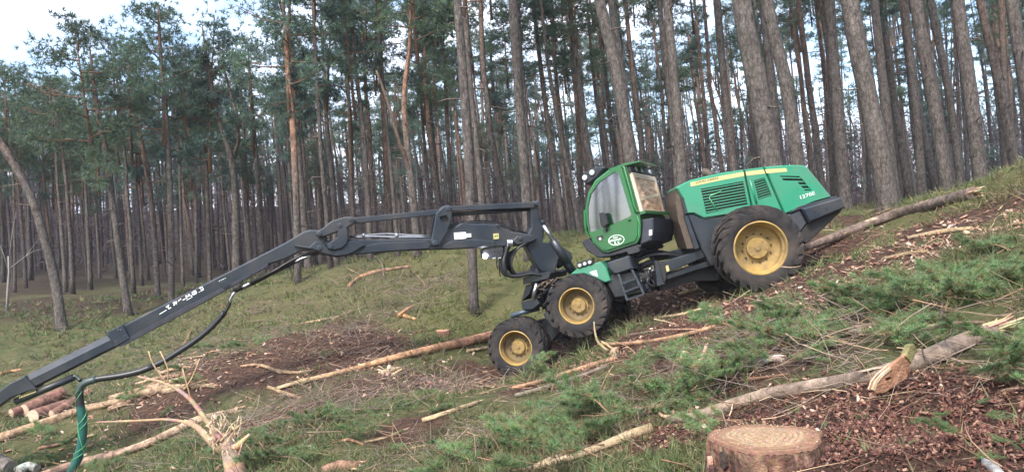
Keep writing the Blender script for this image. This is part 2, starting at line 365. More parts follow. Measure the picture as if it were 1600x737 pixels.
def crown_mesh(name, h, rad, nbr, ntuft, tr, lean=0.0, col=(.040,.082,.046), flat=.55, nb=13, tw=.016):
    """Scots pine crown: limbs off a leader, needle clusters massed at the limb ends; origin at crown base"""
    mb=MB(); TP=[]; TD=[]; TC=[]
    tcol=(.16,.095,.065)
    top=Vector((lean*h,0,h))
    mb.tube([Vector((0,0,-.3)),Vector((lean*h*.5,.05,h*.5)),top],[.085,.05,.015],5,col=tcol)
    for i in range(nbr):
        u=(i+U(0,1))/nbr; u=u**.85
        z=h*(.02+.93*u); prof=math.sin(math.pi*min(1,.18+.74*u))**.8*(1.15-.55*u)
        L=rad*prof*U(.55,1.2); a=i*2.399+U(-.6,.6)
        st=Vector((lean*z,0,z)); out=Vector((math.cos(a),math.sin(a),0))
        rise=U(-.05,.55)*L*(.3+u)
        p1=st+out*L*.5+Vector((0,0,rise*.3+U(-.1,.1))); p2=st+out*L+Vector((0,0,rise))
        mb.tube([st,p1,p2],[.035,.024,.008],4,col=tcol,caps=False)
        shade=U(.7,1.3)
        # two or three plates of needles per limb
        for k in range(random.choice((2,3,3))):
            f=U(.45,1.05); c=st.lerp(p1,f*2) if f<.5 else p1.lerp(p2,(f-.5)*2)
            c=c+Vector((U(-.35,.35),U(-.35,.35),U(-.05,.25)))*rad*.35
            mb.tube([st.lerp(p2,max(0,f-.35)),c],[.016,.006],3,col=tcol,caps=False)
            pr=rad*U(.22,.42)
            for j in range(ntuft):
                v=Vector((random.gauss(0,.5),random.gauss(0,.5),random.gauss(0,.5)*flat))*pr
                p=c+v; TP.append((p.x,p.y,p.z)); dd=(v.normalized()*.6+Vector((0,0,.6))); TD.append((dd.x,dd.y,dd.z))
                s=shade*U(.75,1.25); TC.append((col[0]*s*U(.85,1.2),col[1]*s,col[2]*s*U(.8,1.25)))
    V,Fc,C=tufts(np.array(TP),np.array(TD),tr,nb,tw,np.array(TC))
    # branches as triangles
    bv=np.array(mb.v); bt=[]
    for f in mb.f:
        for k in range(1,len(f)-1): bt.append((f[0],f[k],f[k+1]))
    bt=np.array(bt)+len(V)
    me=fast_mesh(name,np.r_[V,bv],np.r_[Fc,bt],np.r_[C,np.array(mb.c)],[M['needle'],M['twig']])
    mi=np.zeros(len(Fc)+len(bt),dtype=np.int32); mi[len(Fc):]=1
    me.data.polygons.foreach_set('material_index',mi)
    d=me.data; bpy.data.objects.remove(me); return d
CROWNS=[]
for k,(h,r,nb_,nt_) in enumerate([(5.2,2.1,16,21),(6.2,1.9,17,19),(4.4,2.3,14,23),(7.0,1.7,17,19),(5.0,1.5,13,20),(3.6,1.9,11,24)]):
    CROWNS.append((crown_mesh('crown_mesh',h,r,nb_,nt_,.23,lean=U(-.08,.08),col=[(.086,.138,.096),(.074,.124,.094),(.094,.142,.086)][k%3]),h,r))

GREY=np.array((.094,.078,.072)); RED=np.array((.150,.092,.070)); ORG=np.array((.30,.165,.11))
def trunk_cols(n, red0, base=GREY, topc=RED):
    out_=[]
    for i in range(n):
        f=i/(n-1); k=min(1,max(0,(f-red0)/.3)); c=(base*(1-k)+topc*k)*U(.86,1.14); out_.append(tuple(c))
    return out_
def add_stubs(mb, pts, rad, n, lo, hi, ln, col=(.13,.10,.085)):
    for _ in range(n):
        f=U(lo,hi)*(len(pts)-1); i=min(int(f),len(pts)-2); p=pts[i].lerp(pts[i+1],f-i); r=rad[i]
        a=U(0,6.28); d=Vector((math.cos(a),math.sin(a),U(-.25,.45))); l=ln*U(.3,1)
        q=p+d*l*.6+Vector((0,0,U(-.1,.1)*l))
        mb.tube([p,q,p+d*l+Vector((0,0,U(-.35,.1)*l))],[min(.03,r*.3),min(.02,r*.2),.004],4,col=col,caps=False)

def place_crown(parent, base, mesh_i, at, scale, rz, name='crown', sz=None):
    d,h,r=CROWNS[mesh_i]
    o=bpy.data.objects.new(name,d); COL.objects.link(o); o.parent=parent
    o.location=Vector(at)-Vector(base); o.scale=(scale,scale,sz or scale); o.rotation_euler=(U(-.08,.08),U(-.08,.08),rz)
    return o

# ---- trees one can point to: photo path of the trunk (bottom to top), width in px at the bottom and top, distance, label
def smooth_path(pp, step=.45):
    """resample a 3-D polyline with a Catmull-Rom curve"""
    pp=[Vector(p) for p in pp]
    if len(pp)==2: pp=[pp[0],pp[0].lerp(pp[1],.5),pp[1]]
    ext=[pp[0]*2-pp[1]]+pp+[pp[-1]*2-pp[-2]]; out_=[]
    for i in range(1,len(ext)-2):
        a,b,c,d=ext[i-1],ext[i],ext[i+1],ext[i+2]; n=max(2,int((c-b).length/step))
        for k in range(n):
            t=k/n; out_.append(.5*((2*b)+(c-a)*t+(2*a-5*b+4*c-d)*t*t+(3*b-a-3*c+d)*t**3))
    out_.append(pp[-1]); return out_
TRACED=[]
def traced_pine(path, w0, w1, d, label, total, crown=(0,1.0), red0=.55, topc=RED, base=GREY, branches=(), extra=0, stubs=10, d_top=None, group='pines at the edge of the clearing'):
    n=len(path); d_top=d_top or d
    pp=[P(x,y,d+(d_top-d)*i/(n-1)) for i,(x,y) in enumerate(path)]
    # run the bottom down into the ground along its own direction
    p=pp[0]; g=H(p.x,p.y)
    if p.z>g-.05:
        dirn=(pp[0]-pp[1]).normalized(); dirn=Vector((dirn.x*.5,dirn.y*.5,-1)).normalized()
        for _ in range(400):
            p=p+dirn*.05
            if p.z<H(p.x,p.y)-.15: break
        pp=[p]+pp
    else:
        pp[0].z=g-.15 if pp[0].z<g-.15 else pp[0].z
    # carry it on above the frame to its full height
    b=pp[0]; hgt_now=pp[-1].z-b.z; r0=w0/2*d/F; r1=w1/2*d/F
    hvis=hgt_now
    if total>hgt_now+.5:
        dirn=(pp[-1]-pp[-2]).normalized(); dirn=(dirn+Vector((0,0,1.2))).normalized()
        e=pp[-1]+dirn*(total-hgt_now)/dirn.z; pp.append(pp[-1].lerp(e,.5)); pp.append(e)
    cv=smooth_path(pp); n=len(cv)
    rad=[]
    for q in cv:
        f=(q.z-b.z)/max(hvis,.1)
        r=r0+(r1-r0)*min(f,1.0)
        if f>1: r=r1*max(.25,1-(q.z-b.z-hvis)/max(.5,total-hvis)*.8)
        if q.z-b.z<.7: r*=1+.35*(1-(q.z-b.z)/.7)**2
        rad.append(r)
    loc=onground(b.x,b.y)
    TRACED.append((path[0][0],path[len(path)//2],label))
    root=empty('pine_tree',loc,label,'tree',group)
    mb=MB(); mb.tube(cv,rad,10,wob=.10,col=trunk_cols(n,red0,base,topc)); add_stubs(mb,cv,rad,stubs,.12,.75,.9)
    for br in branches:
        bp=smooth_path([P(x,y,d+U(-.3,.3)) for x,y in br[0]],.3)
        mb.tube(bp,[br[1]/2*d/F*(1-.6*i/len(bp)) for i in range(len(bp))],6,wob=.1,col=[tuple((topc*.25+base*.55)*U(.85,1.1))]*len(bp))
    mb.build('trunk',M['bark'],root,loc)
    ci,cs=crown; cd_,ch,crr=CROWNS[ci]
    top=cv[-1]
    place_crown(root,loc,ci,top-Vector((0,0,ch*cs*.93)),cs,U(0,6.28))
    for _ in range(extra):
        k=random.randrange(6); f=U(.55,.85); q=cv[int(f*(n-1))]
        place_crown(root,loc,k,q+Vector((U(-1.2,1.2),U(-1,1),-1)),cs*U(.35,.55),U(0,6.28),name='side_crown')
    return root
T=traced_pine
LIT=np.array((.100,.084,.076))
T([(97,516),(88,450),(70,375),(45,300),(0,222),(-40,165)],16,10,27,'bent grey pine at the far left bowing toward the left edge',10,(4,.8),base=LIT,stubs=5)
T([(201,494),(190,420),(178,330),(166,245),(150,160)],12,8,29,'slim pale pine leaning left, second big trunk from the left edge',10.6,(2,1.15),base=LIT,extra=1)
T([(247,470),(240,350),(228,260),(208,165)],9,7,33,'thin pine leaning left behind the straight pine above the crane stick',11.2,(0,1.0),red0=.3)
T([(268,466),(267,350),(262,210),(251,85)],10,6,31,'straight slim pine whose base meets the crane stick',12.4,(0,1.1),base=LIT,extra=1)
T([(328,430),(324,300),(318,180)],7,5,38,'very thin straight pine left of the kinked pine',11.4,(4,.9))
T([(369,418),(367,300),(359,240),(340,180),(325,110)],13,7,32,'kinked pine with a side limb curling up from its bend',11.6,(1,1.05),base=LIT,branches=[([(361,250),(372,222),(369,180),(358,140),(350,105)],6)],extra=2)
T([(412,410),(404,300),(394,170)],8,6,37,'thin dark pine between the kinked pine and the orange barked pine',12,(3,.85))
T([(467,478),(464,340),(458,200),(452,140),(448,85)],12,8,28,'orange barked pine standing behind the crane knuckle',12,(0,1.1),red0=.25,topc=ORG*.85,base=LIT,extra=1)
T([(484,445),(474,330),(462,170)],12,8,33,'dim grey pine close behind the orange barked pine',12.6,(1,1.0))
T([(527,442),(521,300),(511,200),(507,120)],10,6,32,'slender grey pine just right of the crane knuckle',11.8,(4,1.0))
T([(556,420),(552,320),(548,250),(545,160)],7,5,36,'thin bright orange pine above the left end of the top link',12.6,(5,.9),red0=.1,topc=ORG,base=RED)
T([(582,460),(576,330),(567,200),(556,110)],10,6,30,'grey pine passing behind the middle of the main boom',12,(3,.9))
T([(612,400),(607,300),(601,190),(596,100)],9,6,36,'reddish pine left of the forked red pine',13,(5,1.0),red0=.15)
T([(656,452),(649,345),(640,262),(631,160),(640,70)],13,7,29,'forked red pine with two limbs parting above the boom',12.2,(2,1.0),red0=.3,topc=ORG,base=LIT,branches=[([(643,275),(622,215),(606,160),(588,110)],8)],extra=2)
T([(706,380),(703,280),(697,150)],8,6,37,'thin pine just left of the tall thick pine at the centre',13.6,(0,.9),red0=.3)
T([(743,523),(738,400),(732,250),(722,100),(713,-20)],15,14,19.5,'tall thick pine at the centre standing in front of the boom',17,(2,1.2),red0=.6,base=GREY*1.05,stubs=6)
T([(760,420),(748,260),(735,130),(728,30)],11,8,28,'darker pine right behind the tall thick centre pine',15,(1,1.0))
T([(829,424),(822,300),(811,150),(800,-20)],18,14,24,'tall straight pine rising behind the crane mast',19,(3,1.2),red0=.5,topc=np.array((.27,.17,.12)),base=LIT,stubs=16)
T([(906,362),(893,290),(878,220),(858,110)],8,6,31,'thin curved pine left of the cab',15,(4,.9))
T([(986,250),(966,130),(951,60),(932,-30)],23,17,22,'thick leaning pine directly behind the cab roof',19,(0,1.3),base=LIT)
T([(984,240),(974,130),(962,50),(952,-20)],14,11,25,'second leaning pine twinned with the thick one behind the cab',19,(1,1.2),base=LIT)
T([(1066,285),(1056,150),(1041,-20)],18,14,24,'smooth pale pine standing just left of the engine hood front',20,(2,1.2),base=LIT)
T([(1058,285),(1046,140),(1028,-20)],11,8,27,'narrower pine paired with the pale one left of the hood',19,(4,1.1),base=LIT)
T([(1147,270),(1133,150),(1119,-20)],14,11,28,'slim pine behind the exhaust pipe',20,(3,1.2))
T([(1206,262),(1185,140),(1155,-20)],35,28,19,'thickest pine trunk rising behind the middle of the hood',21,(2,1.3),base=LIT,stubs=14)
T([(1218,262),(1206,140),(1188,-20)],13,10,26,'slim pine half hidden behind the thickest trunk',20,(0,1.2))
T([(1247,262),(1227,130),(1194,-20)],23,18,22,'leaning pine behind the rear of the hood',20,(5,1.3),base=LIT)
T([(1322,322),(1310,180),(1294,-20)],19,15,27,'upright pine above the rear bumper',21,(1,1.3))
T([(1390,330),(1366,200),(1346,100),(1326,-20)],33,27,21.5,'thick left leaning pine behind the grey log right of the bumper',21,(0,1.3),base=LIT*1.1,stubs=16)
T([(1402,322),(1384,170),(1364,-20)],15,12,29,'thin pine close behind the thick left leaning pine',20,(3,1.2))
T([(1442,318),(1430,160),(1410,-20)],13,11,31,'slim pine midway between two thick trunks on the right',21,(4,1.2),red0=.3)
T([(1482,310),(1462,180),(1428,-20)],21,17,25.5,'stout pine right of the far end of the grey log',21,(2,1.3))
T([(1504,305),(1480,130),(1450,-20)],13,10,31,'lean dark pine between the two stout right hand pines',21,(1,1.2))
T([(1534,292),(1517,150),(1494,-20)],22,18,25,'stout dark pine third from the right edge',21,(5,1.3))
T([(1590,285),(1563,140),(1528,-20)],15,12,27,'orange tinted leaning pine second from the right edge',20,(0,1.2),red0=.2)
T([(1626,280),(1604,140),(1578,-20)],20,17,24,'pine at the extreme right edge of the picture',20,(3,1.3))
# bare birch sapling at the far left
def sapling():
    b=G(10,492); d=(b-CAM).dot(FW); root=empty('birch_sapling',b,'thin bare white sapling forking at the far left edge','tree')
    mb=MB(); c=(.24,.23,.21)
    mb.tube([b-Vector((0,0,.1))]+[P(x,y,d) for x,y in((12,455),(14,425),(13,400))],[.05,.045,.035,.03],6,col=c); mb.build('trunk',M['twig'],root,b)
    for pth in ([(14,425),(5,395),(-8,365)],[(14,420),(40,400),(66,366)],[(14,410),(18,370),(24,335)],[(40,400),(52,392),(70,388)]):
        m2=MB(); m2.tube([P(x,y,d+U(-.2,.2)) for x,y in pth],[.022,.014,.004],5,col=c); m2.build('branch',M['twig'],root,b)
sapling()

# ---- the ranks of trees behind: individuals sharing trunk and crown meshes
def bg_trunk(i):
    mb=MB(); h=1.0; pts=[]; rad=[]; n=12; bx,by=U(-.03,.03),U(-.03,.03)
    for k in range(n):
        f=k/(n-1); pts.append(Vector((math.sin(f*3.1)*bx*14+U(-.05,.05),math.sin(f*2.7)*by*14,f*14-.3))); rad.append((.135-.085*f)*(1.3 if k==0 else 1))
    mb.tube(pts,rad,7,wob=.08,col=trunk_cols(n,[.25,.45,.6,.1][i%4])); add_stubs(mb,pts,rad,9,.2,.85,1.3)
    o=mb.build('trunk',M['bark']); d=o.data; bpy.data.objects.remove(o); return d
BGT=[bg_trunk(i) for i in range(6)]
taken=[(o.location.x,o.location.y) for o in COL.objects if o.type=='EMPTY']
spots=[]; tries=0
while len(spots)<245 and tries<20000:
    tries+=1
    y=27+ (U(0,1)**1.25)*58; x=U(-.80,.80)*y*1.02
    if x>-.05*y and y<31: continue
    px=800+F*x/y
    if px<500 and y<36: continue
    if any((x-a)**2+(y-b)**2<(1.3+.012*y)**2 for a,b in spots) or any((x-a)**2+(y-b)**2<1.2 for a,b in taken): continue
    spots.append((x,y))
for (x,y) in spots:
    px=800+F*x/y; t=min(1,max(0,(px-250)/700))
    h=(10.6+4.9*t)*U(.86,1.12)+ (y-30)*.075*U(.6,1.2)
    loc=onground(x,y); ci=random.randrange(6); d,ch,crr=CROWNS[ci]
    root=empty('pine_tree',loc,'slender pine in the dense stand behind the clearing','tree','pines of the dense stand')
    tr=bpy.data.objects.new('trunk',random.choice(BGT)); COL.objects.link(tr); tr.parent=root; s=h/14; k=U(.75,1.3)
    tr.scale=(s*k,s*k,s); tilt=R(U(-3,3)); lean=R(-2.0*t+U(-2,2)); rz=U(0,6.28)
    root.rotation_euler=(tilt,lean,0); tr.rotation_euler=(0,0,rz)
    cs=U(.70,1.05)*(.9 if t>.3 else 1.1)
    o=bpy.data.objects.new('crown',d); COL.objects.link(o); o.parent=root; o.location=(0,0,h-ch*cs*.95); o.scale=(cs,cs,cs); o.rotation_euler=(0,0,U(0,6.28))
    if random.random()<(.25 if t<.4 else .6):
        cj=random.randrange(6); d2=CROWNS[cj][0]; c2=cs*U(.5,.9)
        o=bpy.data.objects.new('side_crown',d2); COL.objects.link(o); o.parent=root; o.location=(U(-.5,.5),U(-.5,.5),h*U(.35,.6)); o.scale=(c2,c2,c2*.8); o.rotation_euler=(0,0,U(0,6.28))
# the nearest tree in each gap between two named pines can be told apart
TRACED.sort(key=lambda q:q[1][0]); used=set()
def colat(o):
    v=o.location+Vector((0,0,6))-CAM; return 800+F*v.dot(RT)/v.dot(FW)
BGO=[o for o in COL.objects if o.get('group')=='pines of the dense stand']; BGC=[colat(o) for o in BGO]
for a,b in zip(TRACED[:-1],TRACED[1:]):
    c=[(o.location.y,i) for i,o in enumerate(BGO) if a[1][0]+9<BGC[i]<b[1][0]-9]
    if c and b[1][0]-a[1][0]>24:
        i=min(c)[1]; BGO[i]['label']='nearest slender pine behind and to the right of the '+' '.join(a[2].split()[:6])
# ---- the forest farther in, which reads as one mass
def far_forest():
    mb=MB(); TP=[];TD=[];TC=[]
    for _ in range(900):
        y=U(60,135); x=U(-.85,.85)*y
        if x>.05*y and random.random()<.5: continue
        z=H(x,y); h=U(13,18); r=U(.11,.20)
        c=tuple(GREY*U(.4,.7)*np.array((1.0,.93,.95)))  # bark colour darkened to carry the shade deep in the forest
        mb.tube([Vector((x,y,z-.3)),Vector((x+U(-.6,.6),y,z+h*.6)),Vector((x+U(-1,1)-.4,y,z+h))],[r,r*.75,r*.3],5,col=[c,c,tuple(RED*.8)],caps=False)
        for k in range(random.choice((2,3,4)) + (3 if x>-.1*y else 0)):
            q=Vector((x+random.gauss(0,1.0),y+random.gauss(0,1),z+h*(U(.5,1.03) if x<.12*y else U(.12,1.0))))
            s=U(.7,1.2)
            for j in range(9):
                TP.append((q.x+random.gauss(0,.55),q.y+random.gauss(0,.55),q.z+random.gauss(0,.3))); TD.append((0,0,.8)); TC.append((.075*s,.115*s,.090*s))
    V,Fc,C=tufts(np.array(TP),np.array(TD),.55,8,.045,np.array(TC))
    n=24000; yy=RNG.uniform(66,140,n); xx=RNG.uniform(-.85,.85,n)*yy; zz=hgt(xx,yy)+RNG.uniform(.2,9.5,n)
    V2,F2,C2=tufts(np.c_[xx,yy,zz],np.tile((0,0,.1),(n,1)),1.5,5,.04,np.tile((.075,.056,.058),(n,1)))
    Fc=np.r_[Fc,F2+len(V)]; V=np.r_[V,V2]; C=np.r_[C,C2]
    bv=np.array(mb.v); bt=np.array([(f[0],f[k],f[k+1]) for f in mb.f for k in range(1,len(f)-1)])+len(V)
    o=fast_mesh('far_forest',np.r_[V,bv],np.r_[Fc,bt],np.r_[C,np.array(mb.c)],[M['needle'],M['twig']])
    mi=np.zeros(len(Fc)+len(bt),dtype=np.int32); mi[len(Fc):]=1; o.data.polygons.foreach_set('material_index',mi)
    tag(o,'dark mass of distant pine trunks and crowns behind the near stand','forest',kind='stuff')
far_forest()

# a few pines behind the photographer, seen only as reflections in the cab glass
for x,y in ((-19.5,-1),(-22,-3.5),(-25.5,-5),(-24,-8.5),(-28,-7),(-29,-2.5),(-27,-11),(-33,-8),(-21,-5.5),(-31,-5)):
    loc=onground(x,y); d,ch,crr=CROWNS[random.randrange(6)]; h=U(10,13)
    root=empty('pine_tree',loc,'pine behind the photographer, mirrored in the cab glass','tree','pines behind the photographer')
    tr=bpy.data.objects.new('trunk',random.choice(BGT)); COL.objects.link(tr); tr.parent=root; tr.scale=(1.3,1.3,h/14)
    if x in (-22,-27,-31): o=bpy.data.objects.new('crown',d); COL.objects.link(o); o.parent=root; o.location=(0,0,h-ch*.8); o.scale=(.8,.8,.8)
# ================================================================== HARVESTER
class Plane:
    """upright plane: distance d0 at photo column x0, d1 at x1; n points away from the camera"""
    def __init__(s,x0,d0,x1,d1):
        s.x0,s.i0,s.x1,s.i1=x0,1/d0,x1,1/d1
        a=P(x0,368.5,d0); b=P(x1,368.5,d1); u=(b-a).normalized()
        n=u.cross(UP).normalized()
        if n.dot(FW)<0: n=-n
        s.u,s.n=u,n
    def d(s,px): return 1/(s.i0+(s.i1-s.i0)*(px-s.x0)/(s.x1-s.x0))
    def pt(s,px,py,t=0): return P(px,py,s.d(px))+s.n*t
def inset(pp,b):
    n=len(pp); ar=sum(pp[i][0]*pp[(i+1)%n][1]-pp[(i+1)%n][0]*pp[i][1] for i in range(n)); sg=1 if ar>0 else -1; o=[]
    for i in range(n):
        p0,p1,p2=Vector(pp[i-1]),Vector(pp[i]),Vector(pp[(i+1)%n])
        e1=(p1-p0).normalized(); e2=(p2-p1).normalized()
        n1=Vector((-e1.y,e1.x))*sg; n2=Vector((-e2.y,e2.x))*sg
        m_=(n1+n2); l=m_.length
        m_=m_/l if l>1e-6 else n1
        k=b/max(.45,m_.dot(n1)); q=p1+m_*k; o.append((q.x,q.y))
    return o
def extr(mb,pl,pp,t0,t1,bev=0.0,holes=(),mi=0,col=(1,1,1),both=True,bpx=None):
    """solid traced in plane pl between depths t0 and t1, chamfered by bev metres"""
    pp=[tuple(p) for p in pp]; d=pl.d(sum(p[0] for p in pp)/len(pp))
    b=(bpx if bpx is not None else bev*F/d)
    rings=[]
    if b>0:
        rings=[(inset(pp,b),t0),(pp,t0+bev),(pp,t1-bev),(inset(pp,b),t1)]
    else: rings=[(pp,t0),(pp,t1)]
    n=len(pp); V=[]; fs=[]
    for q,t in rings: V+= [pl.pt(x,y,t) for x,y in q]
    for r in range(len(rings)-1):
        for i in range(n):
            j=(i+1)%n; fs.append((r*n+i,r*n+j,(r+1)*n+j,(r+1)*n+i))
    fr=rings[0][0]
    if holes:
        off=len(V); polys=[[Vector((x,y,0)) for x,y in fr]]; flat=list(range(n))
        for h in holes:
            polys.append([Vector((x,y,0)) for x,y in h]); k=len(h); o0=len(V)
            V+=[pl.pt(x,y,t0) for x,y in h]; V+=[pl.pt(x,y,min(t1,t0+.05)) for x,y in h]
            flat+=list(range(o0,o0+k))
            for i in range(k):
                j=(i+1)%k; fs.append((o0+i,o0+j,o0+k+j,o0+k+i))
        for t in tessellate_polygon(polys): fs.append(tuple(flat[i] for i in t))
    else: fs.append(tuple(range(n)))
    if both: fs.append(tuple((len(rings)-1)*n+i for i in reversed(range(n))))
    mb.add(V,fs,mi,False,col)
def rod(mb,a,b,r,seg=10,mi=0,col=(1,1,1)): mb.tube([a,b],r,seg,mi,None,True,col)
def pin(mb,pl,px,py,rpx,t0,t1,mi=0,col=(1,1,1)):
    r=rpx*pl.d(px)/F; c=pl.pt(px,py)
    mb.tube([c+pl.n*t0,c+pl.n*(t0+.012),c+pl.n*t1],[r*.8,r,r],14,mi,None,False,col)

RP=Plane(1050,15.14,1300,14.86)                 # rear frame side plane
FP=Plane(767,16.05,1000,14.95)               # front frame, turned away from the camera
CB=Plane(920,15.62,1000,15.05)               # cab, turned the same way
HB=onground(2.6,15.4)
HV=empty('harvester',HB,'green and yellow wheeled forest harvester with long crane standing on the slope','harvester')
def part(name,mb,mat,parent=None): 
    """a part of the harvester"""
    return mb.build(name,mat,HV if parent is None else parent,HB)
def one(name,mat,pl,pp,t0,t1,bev=0.0,parent=None,**k):
    mb=MB(); extr(mb,pl,pp,t0,t1,bev,**k); return part(name,mb,mat,parent)

# ---- wheels
def lathe(prof,seg,col=(1,1,1),crisp=False):
    if crisp:                                  # own rings for every step, so edges stay sharp
        V=[];fs=[]
        for a_,b_ in zip(prof[:-1],prof[1:]):
            v,f=lathe([a_,b_],seg); o=len(V); V+=v; fs+=[tuple(i+o for i in q) for q in f]
        return V,fs
    V=[];fs=[];n=len(prof)
    for k in range(seg):
        a=2*math.pi*k/seg
        for r,y in prof: V.append((r*math.cos(a),y,r*math.sin(a)))
    for k in range(seg):
        k2=(k+1)%seg
        for i in range(n-1): fs.append((k*n+i,k*n+i+1,k2*n+i+1,k2*n+i))
    return V,fs
def wheel_meshes(Ro,Wd,rr,nl,key):
    tb=MB(); w2=Wd/2; R0=Ro-.05
    V,fs=lathe([(rr*.97,-w2*.80),(rr*1.05,-w2*.93),(rr+(R0-rr)*.35,-w2*1.0),(rr+(R0-rr)*.7,-w2*.99),(R0*.965,-w2*.90),(R0,-w2*.75),(R0*1.012,-w2*.3),(R0*1.015,0),(R0*1.012,w2*.3),(R0,w2*.75),(R0*.965,w2*.9),(rr+(R0-rr)*.6,w2),(rr*1.05,w2*.93),(rr*.97,w2*.8)],56)
    tb.add(V,fs,0,True,(1,1,1))
    for k in range(nl):
        for sgn in (-1,1):
            a0=2*math.pi*(k+(.5 if sgn>0 else 0))/nl; hw=math.pi/nl*.52
            st=[(R0*.90,R0*.86,1.00,-.10,.75),(Ro*.985,R0*.93,.93,.0,1.0),(Ro,R0*.99,.55,.16,.9),(Ro*1.004,R0*1.0,-.06,.38,.75)]
            Vv=[];f=[]
            for r1,r0_,y,da,wf in st:
                for e in (-1,1):
                    aa=a0+da*1.15/ (nl/22) + e*hw*wf
                    for r in (r1,r0_): Vv.append((r*math.cos(aa),sgn*y*w2,r*math.sin(aa)))
            for i in range(3):
                b=i*4
                f+= [(b,b+2,b+6,b+4),(b,b+4,b+5,b+1),(b+2,b+3,b+7,b+6),(b+1,b+5,b+7,b+3)]
            f+= [(0,1,3,2),(12,14,15,13)]
            tb.add(Vv,f,0,False,(.95,.95,.95))
    rb=MB()
    prof=[(rr*1.03,-w2*.86),(rr*1.05,-w2*.92),(rr*1.0,-w2*.95),(rr*.965,-w2*.90),(rr*.95,-w2*.72),(rr*.89,-w2*.62),(rr*.875,-w2*.30),(rr*.84,-w2*.22),(rr*.62,-w2*.10),(rr*.50,-w2*.10),(rr*.50,w2*.1),(rr*.9,w2*.3),(rr*1.0,w2*.95)]
    V,fs=lathe(prof,48,crisp=True); pc=[1.1,1.1,1.1,.95,.7,.55,.42,.36,.36,.4,.4,.4,.4] if key=='s' else [1,1,1,.95,.95,.95,.95,.9,.85,.7,.5,.5,.5]; rb.add(V,fs,0,True,[(q,q*.97,q*.93) for k_ in range(len(pc)-1) for q in (pc[k_],pc[k_+1])*48])  # shadow of the dish and dirt painted in: colours darken toward the hub
    hb=MB(); V,fs=lathe([(rr*.52,-w2*.08),(rr*.50,-w2*.10),(rr*.42,-w2*.12),(rr*.415,-w2*.30),(rr*.40,-w2*.33),(rr*.12,-w2*.335),(rr*.115,-w2*.38),(rr*.10,-w2*.39),(0.001,-w2*.39)],32,crisp=True); hb.add(V,fs,0,True,(1.0,.98,.92))
    for k in range(6):
        a=k*math.pi/3+.2; c=Vector((rr*.33*math.cos(a),-w2*.335,rr*.33*math.sin(a)))
        hb.tube([c,c+Vector((0,-.014,0))],rr*.028,6,0,None,False,(.8,.78,.7))
    nb=MB(); c=Vector((0,0,0)); nb.tube([c+Vector((0,.02,0)),c+Vector((0,-.035,0))],rr*.035,6,0,None,False,(2.2,1.5,.9))
    def dat(mb,mat):
        o=mb.build('m',mat); d=o.data; bpy.data.objects.remove(o); return d
    return dict(tyre=dat(tb,M['rubber']),rim=dat(rb,M['yellow']),hub=dat(hb,M['yellow']),nut=dat(nb,M['dark']),rr=rr,w2=w2)
def put_wheel(dt,centre,axis,spin):
    """axis points from the outer face inward"""
    y=axis.normalized(); z=UP-y*UP.dot(y); z.normalize(); x=y.cross(z)
    mat=Matrix((x,y,z)).transposed().to_4x4() @ Matrix.Rotation(spin,4,'Y'); mat.translation=centre-HB
    wq=bpy.data.objects.new('wheel',dt['hub']); COL.objects.link(wq); wq.parent=HV; wq.matrix_local=mat
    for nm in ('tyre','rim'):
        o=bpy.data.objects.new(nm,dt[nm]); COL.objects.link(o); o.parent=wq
    for k in range(12):
        a=k*math.pi/6; o=bpy.data.objects.new('wheel_nut',dt['nut']); COL.objects.link(o); o.parent=wq
        o.location=(dt['rr']*.565*math.cos(a),-dt['w2']*.10,dt['rr']*.565*math.sin(a))
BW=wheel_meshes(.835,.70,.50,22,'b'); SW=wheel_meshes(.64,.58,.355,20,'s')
fax=FP.n; rax=(FW+RT*.03).normalized()
wc_r=P(1181,387,14.55); wc_m=P(906,476,15.25); wc_f=P(812,541,15.95)
put_wheel(BW,wc_r,rax,.3); put_wheel(BW,wc_r+rax*2.15-UP*.33,-rax,.9)
put_wheel(SW,wc_m,fax,.2); put_wheel(SW,wc_f,fax,.8)
put_wheel(SW,wc_m+fax*2.05-UP*.30,-fax,1.2); put_wheel(SW,wc_f+fax*2.05-UP*.25,-fax,.1)

